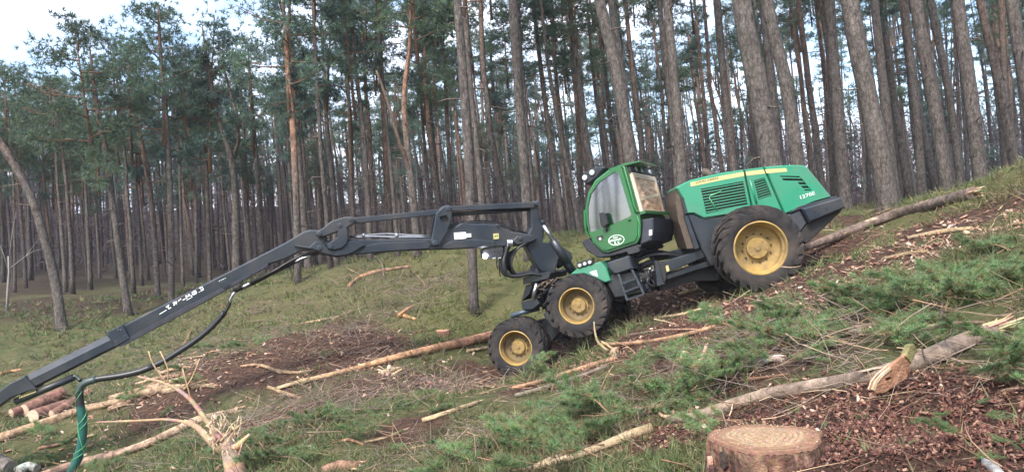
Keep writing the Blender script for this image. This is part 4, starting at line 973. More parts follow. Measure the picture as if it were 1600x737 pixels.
# lamp box under the boom end
lbx=one('boom_lamp_box',M['dark'],CR,[(752,391.6),(757,388),(784.6,386.6),(785,398),(781,402),(764,404),(753,402.6)],-.16,.16,.015,col=(1.5,1.5,1.7))
mb=MB(); c=CR.pt(755.6,399.4,-.17); mb.tube([c,c-CR.n*.02],.05,14); part('boom_lamp',mb,M['lamp'],lbx)
for x in(770,778.5): one('boom_lamp_lens',M['lens'],CR,[(x-2.6,402),(x+2.2,401.4),(x+2.2,403),(x-2.4,403.6)],-.175,-.15,parent=lbx)
for x in(760.5,768,775.5): one('lamp_box_slot',M['black'],CR,[(x,392),(x+5,391.6),(x+5,394),(x,394.4)],-.164,-.15,parent=lbx)
pl_=bpy.data.lights.new('boom_lamp_light','POINT'); pl_.energy=.4; pl_.color=(.92,.95,1); pl_.shadow_soft_size=.06
po=bpy.data.objects.new('boom_lamp_light',pl_); COL.objects.link(po); po.parent=HV; po.location=c-CR.n*.12-HB
# drooping hoses by the mast foot
rs=random.Random(3)
for k in range(11):
    z=-.30+.055*k; dx=rs.uniform(-3.5,3.5); dy=rs.uniform(-3,3); x0=790+rs.uniform(-2,7)
    mb=MB(); mb.tube(smooth_path([CR.pt(x0,376+rs.uniform(-3,6),z),CR.pt(788+dx,394+dy,z),CR.pt(785.5+dx,412+dy,z),CR.pt(790+dx,427+dy*.6,z),CR.pt(804,430+dy*.7,z),CR.pt(826,426+dy*.6,z),CR.pt(842,430,z)],.08),rs.choice((.02,.026,.03)),7); part('hydraulic_hose',mb,M['hose'])
for k in range(6):
    z=-.2+.07*k; o=k*1.7
    mb=MB(); mb.tube(smooth_path([CR.pt(824+o,377,z),CR.pt(808-o*.4,386+o*.6,z),CR.pt(799-o*.5,399,z),CR.pt(796-o*.4,414,z),CR.pt(802,427,z)],.08),.024,7); part('hydraulic_hose',mb,M['hose'])
for k in range(3):
    mb=MB(); mb.tube([CR.pt(789+k*3,374,-.32),CR.pt(790+k*3,385,-.33)],.022,6); part('hose_fitting',mb,M['chrome'])
for x,y0,y1 in((778,403,420),(782,402,432),(786,404,424)):
    mb=MB(); mb.tube([CR.pt(x,y0,.1),CR.pt(x-1,(y0+y1)/2,.1),CR.pt(x+1,y1,.1)],.012,5); part('loose_cable',mb,M['hose'])
# stick (outer boom)
t2=-.13
stick=one('stick',M['steel'],CR,[(193,508),(300,453.6),(441,381.6),(452,375.5),(474,362),(485,358.6),(498,359.6),(506,362),(512,372),(505,382),(500,388),(485,391.6),(470,392.6),(457,399.6),(446,405),(419,413.6),(370,440),(300,479.5),(207,529.5)],t2,.20,.03)
one('stick_flange',M['dark'],CR,[(190,534),(300,474),(355,446),(420,410.6),(421,414.6),(356,451.6),(300,482.6),(192,540)],-.16,.24,.004,col=(1.8,1.8,2.2))
one('stick_bracket',M['steel'],CR,[(344,441),(353,437.4),(366,444.6),(356,452.6),(350,450)],t2-.03,.2,.008)
em=MB()
for x,y in((344,438.4),(347,437),(350,435.6),(353,434.2)): stroke(em,CR,[(x,y),(x+1.4,y-.6)],1.2,t2-.004)
part('stencil_mark',em,M['white'],stick)
# worn white lettering on the stick, only scraps of the strokes are left
em=MB(); dvec=Vector((244,-124)).normalized(); dn=Vector((-dvec.y,dvec.x)); o0=Vector((252,489.5))
def ws(a,b,w_=1.5): 
    p,q=o0+dvec*a[0]-dn*a[1],o0+dvec*b[0]-dn*b[1]; stroke(em,CR,[tuple(p),tuple(q)],w_,t2-.004)
for a,b,w_ in(((0,0),(13,1),1),((14,5),(20,6.2),1.5),((17,1),(17.4,5.6),2),((16,1),(21,1.2),1.4),((26,2),(31,6.4),2),((30,2),(33,6),1.5),((26,6),(31,6.4),1.2),((35,5),(41,6.2),1.2),((42,3),(47,3.5),1.3),
   ((49,2),(49.4,7.4),1.6),((50,7),(52.5,4),1.4),((52.5,4),(55,7.4),1.6),((55,7.4),(55.3,3.4),1.5),((57,2),(57.4,4),1.2),((60,3),(60.6,7.4),2),((61,7),(66,7.4),1.6),((66,3),(66,7.4),2),((61,3),(66,3),1.5),((63,5),(64,5.4),2),
   ((70,2.4),(71,3),1.4),((73,8),(78,8),1.2),((78,3),(78.2,8),1.3),((73,3),(78,3),1.1),((74,5.4),(76,5.8),1.2),((47,.2),(58,1),.8)): ws(a,b,w_)
part('worn_lettering',em,M['white'],stick)
collar=one('stick_collar',M['steel'],CR,[(168.5,518.4),(196,505),(207.4,526.6),(184,540),(181,533)],t2-.05,.26,.012,col=(1.15,1.15,1.2))
for x,y in((174,520),(189,512.6),(193,513),(199,522),(186,530.5)):
    mb=MB(); pin(mb,CR,x,y,.9,t2-.062,t2-.04); part('collar_bolt',mb,M['chrome'],collar)
# telescopic extension: hexagonal beam
ex=MB()
top0,top1=(178,519),(16,599); 
def hexbeam(mb,a,b,h0,h1,w_):
    V=[]
    for (x,y),hh in((a,h0),(b,h1)):
        dq=Vector((-dvec.y,dvec.x)) # downward normal in px
        for f,tt in((0,-w_*.35),(.38,-w_),(.86,-w_),(1.0,-w_*.6),(1.0,w_*.6),(.86,w_),(.38,w_),(0,w_*.35)):
            V.append(CR.pt(x+dq.x*hh*f,y+dq.y*hh*f,tt+.03))
    n=8; mb.add(V,[(i,(i+1)%n,n+(i+1)%n,n+i) for i in range(n)]+[tuple(range(n)),tuple(reversed(range(n,2*n)))])
hexbeam(ex,(178,518.6),(24,594.5),23,24,.135)
ext=part('stick_extension',ex,M['steel'])
one('extension_tip',M['steel'],CR,[(44,585),(21.6,595.4),(4,608),(-60,650),(-70,690),(-20,648),(0,634.6),(24,617.8),(40,612),(62,604.6)],-.16,.22,.02)
rd=MB(); rod(rd,CR.pt(26,626,-.05),CR.pt(117,588,-.05),.065,12,col=(.6,.6,.62)); er=part('extension_rod',rd,M['steel'])
em=MB()
for k in range(11):
    x=35+k*2.4; y=618.2-k*.88; stroke(em,CR,[(x,y+1.5),(x+.9,y-1.6)],1.3,-.122)
    if k%2: stroke(em,CR,[(x,y),(x+2,y-.8)],1,-.122)
part('rod_lettering',em,M['stripe'],er)
mb=MB(); mb.tube(smooth_path([CR.pt(112,590,-.05),CR.pt(119,586,-.05),CR.pt(124,590,-.05),CR.pt(128,593,-.08)],.06),.035,7,col=(2,2.6,2.2)); part('hose_clamp',mb,M['hose'])
# hoses under the stick
def hose(pp,r,name='hydraulic_hose',mat='hose',step=.12,col=(1,1,1),z=0,ribs=0):
    c=smooth_path([CR.pt(x,y,z) for x,y in pp],step); rr_=r if not ribs else [r*(1+.13*(i%2)) for i in range(len(c))]
    mb=MB(); mb.tube(c,rr_,8,col=col); return part(name,mb,M[mat])
for k in range(3):
    hose([(505,392+k),(480,396+k*2.4),(455,407+k*3),(430,422+k*1.6),(400,437+k*2),(378,448+k*1.5),(366,454+k)],.026,z=-.06+.06*k)
hose([(486,399),(470,404),(462,409)],.02,z=-.1,mat='chrome',name='hose_sleeve'); hose([(392,442),(380,448)],.034,z=-.1,mat='chrome',name='hose_sleeve'); hose([(368,455),(362,465),(361,472)],.03,z=-.1,mat='chrome',name='hose_sleeve')
for k in range(2):
    hose([(364,455),(361,466),(357,480),(350,489)],.028,z=-.08+.07*k)
hose([(352,486),(340,501),(323.7,517),(302,534),(279,549),(258,562),(239,571.7)],.055,z=-.04,ribs=1,step=.06)
hose([(240,571),(220,579),(199,584),(180,587.5),(160,590),(145,593),(134.5,596.6)],.062,z=-.04,name='hose_sheath',step=.1)
hose([(152,591.4),(142,594),(133,598),(127,604),(125,612)],.07,z=-.04,name='hose_joint',col=(2.4,3.4,2.8))
# green wrapped hose bundle hanging to the head
gp=smooth_path([CR.pt(x,y,-.04) for x,y in((125,606),(125.6,620),(127.4,636),(130,655),(130.5,672),(128,695),(122,716),(112,737),(98,768))],.05)
mb=MB(); mb.tube(gp,[.062+.018*min(1,i/8) for i in range(len(gp))],12,col=[(.9,1.0,1.0) if i<len(gp)*.16 else (.9,5.2,3.8) for i in range(len(gp))]); hs=part('wrapped_hose',mb,M['hose'])
sp=MB(); n=len(gp)
for s0,ang in((0,1),(1.5,1),(0,-.45)):
    hp=[]
    for i in range(n*2):
        f=i/2; k=min(int(f),n-2); q=gp[k].lerp(gp[k+1],f-k); tq=(gp[k+1]-gp[k]).normalized(); a=tq.cross(CR.n).normalized(); b=tq.cross(a); th=s0+ang*f*.62
        r_=.065+.018*min(1,f/8); hp.append(q+a*(math.cos(th)*r_)+b*(math.sin(th)*r_))
    sp.tube(hp,.0075,4,caps=False)
part('wrapping_cord',sp,M['trim'],hs)
# ================================================================== LOGS, BRASH, STUMPS
PINK=(.36,.20,.125); PALE=(.50,.37,.22); GREYB=(.17,.135,.11); ORB=(.40,.235,.135); DKB=(.13,.085,.065); STRAW=(.40,.30,.17)
def gpts(path,wpx,lift=.9):
    """ground points under a photo path, raised by the log's own radius"""
    o=[];r=[]
    if not hasattr(wpx,'__len__'): wpx=[wpx+(wpx*.0)]*len(path)
    for (x,y),w_ in zip(path,wpx):
        q=G(x,y+w_*.42); d=(q-CAM).dot(FW); rr=max(.006,w_/2*d/F); o.append(q+Vector((0,0,rr*lift))); r.append(rr)
    return o,r
def interp(r,n): return list(np.interp(np.linspace(0,1,n),np.linspace(0,1,len(r)),r))
def log(name,path,wpx,label,cat,col=ORB,col2=None,group=None,lift=.9,seg=9,wob=.12,frays=0,dd=None,line=False,capcol=PALE,patches=0,step=.12,fray_end=None):
    o,r=gpts(path,wpx,lift)
    if dd=='free':
        dd=[(q-CAM).dot(FW) for q in o]; print('TRUNK',[round(a_,1) for a_ in dd]); dd=[min(a_,b_) for a_,b_ in zip(dd,[17.2,18.0,18.8,19.4,20.2])]
    if line:
        i0,i1=[1/(q-CAM).dot(FW) for q in (o[0],o[-1])]; xs=[p_[0] for p_ in path]; dd=[1/(i0+(i1-i0)*(x_-xs[0])/(xs[-1]-xs[0])) for x_ in xs]
        dg=[(q-CAM).dot(FW) for q in o]; dd=[min(a_,b_) for a_,b_ in zip(dd,dg)]
    if dd: o=[P(x,y,k) for (x,y),k in zip(path,dd)]; r=[w_/2*k/F for w_,k in zip(wpx,dd)]
    c=smooth_path(o,step); n=len(c); rr=interp(r,n)
    col2=col2 or col; cs=[]
    for i in range(n):
        f=i/(n-1); k=U(.82,1.16); cs.append(tuple((col[j]*(1-f)+col2[j]*f)*k for j in range(3)))
    loc=c[0]; root=empty(name,loc,label,cat,group)
    mb=MB(); mb.tube(c,rr,seg,0,1,True,cs,wob)
    mb.build('bark',[M['logbark'],M['wood']],root,loc)
    if frays:
        fb=MB(); end=c[0] if fray_end==0 else c[-1]; dirn=(c[0]-c[1]).normalized() if fray_end==0 else (c[-1]-c[-2]).normalized(); R0=rr[0] if fray_end==0 else rr[-1]
        for _ in range(frays):
            off=Vector((U(-1,1),U(-1,1),U(-1,1)))*R0*.8; l=R0*U(1,3.2)
            fb.tube([end+off-dirn*R0,end+off+dirn*l*.5,end+off*1.4+dirn*l],[R0*U(.15,.4),R0*.2,.002],4,col=tuple(x*U(.85,1.3) for x in PALE),smooth=False)
        fb.build('splintered_end',M['wood'],root,loc)
    if patches:
        for _ in range(patches):
            pb=MB()
            i=random.randrange(2,n-2); q=c[i]; tq=(c[i+1]-c[i-1]).normalized(); a=tq.cross(Vector((0,0,1))).normalized(); b=a.cross(tq); th=U(-2.9,-.2); dirr=a*math.cos(th)-b*math.sin(th)
            side_=tq.cross(dirr); L_=rr[i]*U(1,3.5); W_=rr[i]*U(.25,.6); ce=q+dirr*rr[i]*1.02
            oc=[(math.cos(t_)*U(.6,1.1),math.sin(t_)*U(.6,1.1)) for t_ in np.linspace(0,2*math.pi,9)[:-1]]; kk=U(.75,1.15); pb.add([ce+tq*L_*a_+side_*W_*b_-dirr*(rr[i]*.25*b_*b_) for a_,b_ in oc]+[ce-dirr*.02],[tuple(range(8))]+[(j_,(j_+1)%8,8) for j_ in range(8)],0,False,tuple(x*kk for x in (.46,.34,.24)))
            pb.build('bare_patch',M['wood'],root,loc)
    return root
log('pine_log',[(774,523),(700,540),(640,553),(560,574)],[15,14,12,9],'long reddish peeled pine log lying against the front wheel','log',(.40,.20,.13),(.47,.28,.15),seg=12,wob=.05)
log('split_log',[(565,573),(505,588),(470,596),(434,606)],[8,8,8,5],'splintered pale tip of timber beyond the end of the reddish log','log',ORB,PALE,frays=8)
log('mossy_log',[(1562,512),(1518,529),(1455,557),(1382,583),(1293,600),(1215,613),(1175,622),(1130,636),(1085,650),(1042,656)],[22,28,29,27,24,23,21,19,16,10],'thick grey barked log crossing the foreground above the stump','log',(.25,.195,.155),(.36,.27,.20),seg=14,frays=10,patches=6,wob=.10,line=True,fray_end=0,capcol=PALE)
log('pale_pole',[(1020,668),(980,682),(930,702),(880,718),(815,737)],[15,15,13,12,11],'long yellowish pole running down to the bottom edge','pole',STRAW,(.44,.34,.22),frays=5,patches=6)
log('broken_branch',[(890,708),(860,718),(835,729)],[9,9,7],'short bark covered branch with a cut white end beside the yellowish pole','branch',GREYB,PALE)
log('fallen_trunk',[(1256,388),(1320,364),(1390,338),(1450,321),(1522,302)],[11,14,16,18,20],'big grey fallen trunk on the crest right of the bumper','log',(.20,.145,.115),(.17,.13,.11),seg=12,frays=7,patches=9,dd='free')
log('cut_log',[(1542,432),(1570,425),(1612,413)],[11,12,13],'short brown log entering at the right edge','log',(.30,.20,.13),(.28,.19,.13))
log('grey_branch',[(1112,588),(1150,577),(1190,566),(1250,545),(1300,527),(1342,514)],[7,9,11,11,12,12],'grey mossy branch leading up from the white forked wood','branch',(.22,.20,.16),(.20,.18,.13),patches=5)
log('thin_pole',[(800,606),(850,594),(910,575),(962,560)],[6,7,8,8],'thin reddish pole lying just below the front wheel','pole',ORB,(.33,.19,.12))
log('thin_pole',[(806,618),(850,606),(905,588),(950,570)],[8,8,7,5],'greenish grey pole below the thin reddish one','pole',(.27,.25,.18),GREYB)
log('thin_pole',[(935,538),(1000,535),(1060,525),(1118,510)],[5,6,7,7],'slim orange pole running right from under the middle wheel','pole',ORB,ORB)
log('thin_pole',[(1010,498),(1060,492),(1112,478)],[4,5,5],'pale straight stick on the churned bank under the chassis','stick',PALE,STRAW)
log('thin_pole',[(660,657),(700,644),(748,627)],[8,7,6],'pale split pole lying in the brash at the middle bottom','pole',PALE,STRAW,frays=4)
log('cut_log',[(756,665),(778,662),(802,658)],[9,9,9],'stubby cut branch with a pale end left of the yellowish pole','log',PINK,PINK)
log('curved_branch',[(545,446),(565,432),(590,424),(612,420),(640,416)],[6,6,6,5,4],'crooked orange branch under the middle of the boom','branch',ORB,PINK)
log('forked_twig',[(600,436),(598,420),(592,408),(584,402)],[3,3,2,2],'upright twig rising from the crooked orange branch','twig',GREYB,GREYB,lift=4)
log('long_split_log',[(-5,686),(60,664),(130,640),(200,624),(250,608),(330,602)],[13,13,12,12,10,7],'long split orange log crossing the lower left behind the hose','log',(.38,.255,.16),(.46,.33,.21),frays=14,wob=.28,patches=8)
log('long_pink_log',[(60,745),(130,722),(200,704),(260,680),(310,656),(372,640)],[12,14,13,13,11,8],'stripped pinkish log below the split orange one','log',(.36,.23,.17),(.45,.32,.22),frays=14,patches=10,wob=.25)
log('short_log',[(170,640),(200,628),(240,612)],[9,9,8],'short brown log in front of the pale slab heap','log',(.33,.21,.15),(.30,.19,.13))
log('hollow_log',[(-30,712),(0,722),(17,730)],[24,24,22],'dark ended grey log cut off by the bottom left corner','log',(.20,.18,.17),(.20,.18,.17),capcol=DKB)
log('birch_log',[(28,735),(44,728),(58,732)],[14,16,14],'short white birch log at the bottom left','log',(.40,.42,.38),(.38,.39,.35))
log('crooked_branch',[(520,692),(545,686),(568,694)],[4,5,4],'crooked pink twig near the bottom centre','twig',PINK,PINK)
log('bark_log',[(505,737),(530,728),(560,728)],[16,18,14],'chunk of reddish log at the bottom edge','log',(.36,.20,.14),PINK,frays=5)
log('pale_slab',[(418,690),(435,687),(452,690)],[7,8,6],'pale rounded slab left of the bottom centre','slab',(.5,.42,.34),(.5,.42,.34))
log('pale_slab',[(592,583),(612,577),(630,574)],[6,9,4],'flat pale slab just below the reddish log','slab',(.6,.44,.28),PALE,frays=4)
log('pale_slab',[(1540,722),(1552,730),(1566,745)],[14,18,16],'grey white bark chunk at the bottom right corner','slab',(.5,.5,.46),(.48,.46,.42))
log('short_stick',[(1560,612),(1580,608),(1602,607)],[5,6,6],'brown stick at the right edge below the foreground log','stick',(.32,.2,.13),(.3,.2,.14))
log('pink_branch',[(1050,655),(1036,652),(1030,646)],[7,6,4],'small broken stub at the tip of the foreground log','stick',PALE,PINK,lift=1.6)
log('dark_branch',[(1505,535),(1490,522),(1475,512),(1472,498),(1474,480)],[7,7,7,6,5],'dark bent branch arching over the foreground log','branch',(.12,.09,.075),(.12,.09,.075),lift=4)
log('dark_branch',[(1416,530),(1450,522),(1500,516),(1540,514)],[5,6,6,5],'slender brown branch lying along the top of the foreground log','branch',(.22,.15,.10),(.25,.17,.12),lift=5)
log('red_branch',[(1120,585),(1150,592),(1190,590),(1230,584)],[4,5,5,4],'thin red twig under the white forked wood','twig',PINK,PINK)
log('thin_pole',[(1300,520),(1330,515),(1385,502)],[8,9,8],'brown short log half sunk among the green brash on the right','log',(.33,.21,.14),(.28,.2,.14))
log('thin_branch',[(1240,555),(1270,543),(1290,530)],[6,7,8],'brown branch left of the half sunk short log','branch',(.26,.18,.12),(.3,.2,.13))
log('thin_pole',[(620,489),(634,494),(650,499)],[4,6,4],'bright orange splinter on the mossy bank','splinter',(.55,.27,.12),(.5,.28,.14))
log('thin_pole',[(622,497),(636,488),(648,481)],[4,6,4],'second orange splinter crossing the first on the mossy bank','splinter',(.55,.30,.15),(.5,.28,.14),lift=2.5)
log('thin_pole',[(-4,586),(18,580),(34,577)],[6,6,4],'short orange pole at the left edge above the crane tip','pole',(.46,.28,.12),ORB)
log('thin_pole',[(730,548),(760,543),(790,536)],[5,5,5],'pale rail of wood just below the reddish log by the wheel','stick',PALE,PALE)
EX=[([(212,600),(250,590),(300,584)],[5,6,5],'thin pale pole on top of the slab heap behind the hose'),([(232,606),(262,598),(286,592)],[9,11,8],'broad torn slab in the heap behind the hose'),([(255,612),(290,604),(318,596)],[7,8,6],'lower torn slab in the heap behind the hose'),([(248,584),(275,576),(300,574)],[6,8,5],'upper short slab in the heap behind the hose'),
 ([(172,622),(210,612),(250,596)],[8,9,7],'reddish split log leading into the slab heap'),([(376,572),(405,570),(440,582)],[4,5,4],'bent brown branch below the crane stick collar'),([(430,577),(455,582),(490,578)],[4,5,3],'crooked brown branch left of the pale timber tip'),([(280,545),(292,530),(300,512)],[3,3,2],'forked dry twig standing under the crane stick'),
 ([(262,572),(290,560),(318,556)],[3,4,3],'dry tan branch just right of the hose arc'),([(418,604),(440,612),(470,622)],[5,6,4],'brown stick below the pale timber tip'),([(570,690),(600,684),(640,668)],[4,4,3],'thin brown stick near the bottom middle'),([(640,700),(690,690),(740,676)],[4,4,3],'long thin twig above the bottom middle tufts'),
 ([(770,700),(830,690),(880,672)],[3,4,3],'pale twig crossing the green spread at the bottom middle'),([(470,506),(500,500),(530,494)],[4,4,3],'grey stick on the bank below the boom'),([(60,700),(100,692),(150,678)],[5,5,4],'thin forked stick between the two long logs'),([(1290,450),(1340,440),(1380,432)],[5,6,4],'weathered stick on the bare soil right of the rear wheel'),
 ([(1420,372),(1470,362),(1520,356)],[6,7,5],'broken grey pole on the churned slope below the fallen trunk'),([(1380,405),(1420,396),(1450,392)],[6,6,4],'reddish bark strip on the churned slope'),([(1560,360),(1580,352),(1604,348)],[6,7,6],'orange brown chunk of wood at the right edge of the crest'),([(1060,460),(1090,452),(1120,450)],[5,6,4],'reddish strip of bark on the soil behind the rear wheel'),
 ([(1130,470),(1170,478),(1215,474)],[4,5,3],'dark twig on the soil below the rear wheel'),([(980,524),(1030,516),(1090,514)],[4,4,3],'slim twig lying right of the middle wheel')]
for pth,w_,lb in EX:
    log('broken_stick',pth,w_,lb,'stick',random.choice((ORB,PALE,PINK,GREYB,STRAW)) if 'slab' not in lb else (.50,.34,.22),random.choice((PALE,PINK,STRAW)),frays=3 if w_[1]>6 else 0,wob=.2)
# pile of four short logs at the far left
for (x,y,rp),lb in zip(((18,645,6.5),(39,641,10.5),(53,650,11),(82,647,7)),('leftmost small log of the cut pile at the lower left','oval ended second log of the cut pile at the lower left','front log with the roundest end in the cut pile','slim right hand log of the cut pile at the lower left')):
    b=G(x,y+rp); d=(b-CAM).dot(FW); r=rp*d/F; c0=b+Vector((0,0,r)); c1=c0+RT*U(.25,.4)+FW*U(.8,1.0); c1.z=H(c1.x,c1.y)+r*.9
    root=empty('cut_log',b,lb,'log','logs in the cut pile'); mb=MB(); mb.tube([c0,c0.lerp(c1,.5),c1],[r,r*.97,r*.95],14,col=(.25,.13,.10),wob=.04,caps=False); mb.build('bark',M['logbark'],root,b)
    m2=MB(); a=(c0-c1).normalized(); m2.tube([c0+a*.012,c0-a*.05],r*.95,14,col=(.62,.44,.32),smooth=False); m2.build('cut_face',M['cutwood'],root,b)
# splintered trunk with limbs, lower left
def splinter_trunk():
    b=G(362,737); d=(b-CAM).dot(FW)
    root=empty('broken_treetop',b,'torn pale tree top with bare limbs spreading left at the lower left','tree top')
    def tb(nm,pth,w_,col,seg=8,fr=0,lift=0):
        c=smooth_path([P(x,y,d+dz) for x,y,dz in pth],.08); n=len(c); mb=MB(); mb.tube(c,interp([a/2*d/F for a in w_],n),seg,wob=.15,col=[tuple(x*U(.8,1.2) for x in col) for _ in range(n)]); mb.build(nm,M['wood'],root,b)
    tb('trunk',[(372,752,-.1),(366,725,0),(356,700,.0),(345,680,.1)],[34,29,22,12],(.42,.29,.20),10)
    tb('limb',[(352,705,0),(330,690,.1),(310,668,.2),(288,658,.3)],[14,11,9,7],(.41,.28,.19))
    tb('limb',[(348,690,0),(335,672,.0),(318,650,.1),(296,622,.2),(262,600,.4),(216,588,.6)],[10,9,7,6,5,3],(.36,.25,.17),6)
    tb('limb',[(295,660,.3),(260,655,.4),(210,657,.5),(150,659,.6)],[6,5,4,2],(.37,.26,.17),5)
    tb('limb',[(366,700,-.1),(378,690,-.1),(390,678,-.1)],[12,9,4],(.5,.36,.22))
    tb('limb',[(338,690,0),(332,678,0),(330,668,0),(322,664,0)],[8,6,5,3],(.46,.34,.24))
    for k in range(46):
        mb=MB(); x,y=U(326,376),U(660,716); l=U(6,26); a=U(-2.4,-.7)
        mb.tube([P(x,y,d-.12),P(x+math.cos(a)*l*.5,y+math.sin(a)*l*.5,d-.15),P(x+math.cos(a)*l,y+math.sin(a)*l,d-.1)],[U(1.5,3.5)/2*d/F,2/2*d/F,.003],4,col=tuple(q*U(.9,1.25) for q in (.58,.44,.28)),smooth=False); mb.build('splinter',M['wood'],root,b)
    for pth in ([(300,630),(292,600),(285,575)],[(262,600),(262,575),(250,548)],[(262,600),(240,570),(232,548)],[(285,612),(300,590),(312,560)]):
        c=[P(x,y,d+.4) for x,y in pth]; mb=MB(); mb.tube(smooth_path(c,.1),[.014,.011,.009,.007]+[.006]*60 if False else .010,4,col=(.42,.28,.16)); mb.build('twig',M['twig'],root,b)
splinter_trunk()
def torn(name,label,pieces,cat='broken wood',col=(.52,.37,.24),nsp=0,box=None):
    """a torn forked piece standing where the photo shows it; pieces: (path, widths, lift px of each point above ground)"""
    x0,y0=pieces[0][0][0]; b=G(x0,y0); d=(b-CAM).dot(FW); root=empty(name,b,label,cat)
    for pth,w_ in pieces:
        c=smooth_path([P(x,y,d) for x,y in pth],.05); n=len(c); mb=MB(); mb.tube(c,interp([a/2*d/F for a in w_],n),7,wob=.18,col=[tuple(q*U(.75,1.25) for q in col) for _ in range(n)]); mb.build('prong',M['wood'],root,b)
    return root
torn('forked_wood','white torn forked wood standing in the brash right of the front wheels',[([(1088,582),(1094,565),(1101,550),(1104,537)],[9,8,7,5]),([(1124,586),(1114,570),(1106,556)],[9,7,5]),([(1098,560),(1085,566),(1072,574)],[5,4,3]),([(1068,580),(1064,562),(1068,549),(1078,552)],[4,4,3,2])])
torn('white_branch','white curling branch at the near end of the grey mossy branch',[([(1176,578),(1190,566),(1205,560),(1224,562),(1230,578)],[6,8,9,7,4]),([(1196,566),(1210,556),(1228,556)],[5,4,3]),([(1185,585),(1200,592),(1228,602)],[5,8,5])],col=(.56,.50,.42))
torn('splintered_stump','small splintered stump below the end of the reddish log',[([(606,587),(607,578),(609,570)],[7,6,4]),([(600,586),(596,580),(590,576)],[5,4,2]),([(612,586),(620,581),(628,576)],[5,4,2])],'stump',(.60,.45,.30))
torn('torn_root','torn pale root wedged in the soil by the middle wheel',[([(955,552),(962,545),(968,541)],[9,8,5]),([(950,548),(935,535),(930,520),(928,502)],[4,4,3,2]),([(962,548),(950,540),(940,533)],[5,4,3])],'root',(.48,.33,.21))
# curved bark slab leaning on the foreground log
def bark_slab():
    b=G(1385,612); d=(b-CAM).dot(FW)-.12; root=empty('bark_slab',b,'curved orange bark slab with a knot hole leaning on the foreground log','bark slab')
    outl=[(1425,538),(1430,548),(1428,560),(1422,572),(1418,590),(1400,603),(1382,614),(1370,615),(1362,608),(1366,596),(1376,584),(1388,574),(1402,563),(1412,556)]
    pl=Plane(1360,d-.05,1430,d+.05); mb=MB(); hole=[(1383,590),(1390,588),(1394,591),(1390,595),(1384,594)]
    extr(mb,pl,outl,0,.025,.004,holes=[hole],col=(.38,.20,.12)); mb.build('slab',M['logbark'],root,b)
    mb=MB(); extr(mb,pl,[(1362,608),(1366,596),(1376,584),(1390,573),(1392,576),(1380,586),(1370,598),(1366,610)],-.006,.03,col=(.6,.48,.32)); mb.build('pale_edge',M['wood'],root,b)
    mb=MB(); extr(mb,pl,[(1413,556),(1420,540),(1426,537),(1431,548),(1428,552),(1422,566)],-.012,.03,col=(.22,.20,.09)); mb.build('mossy_lobe',M['logbark'],root,b)
bark_slab()
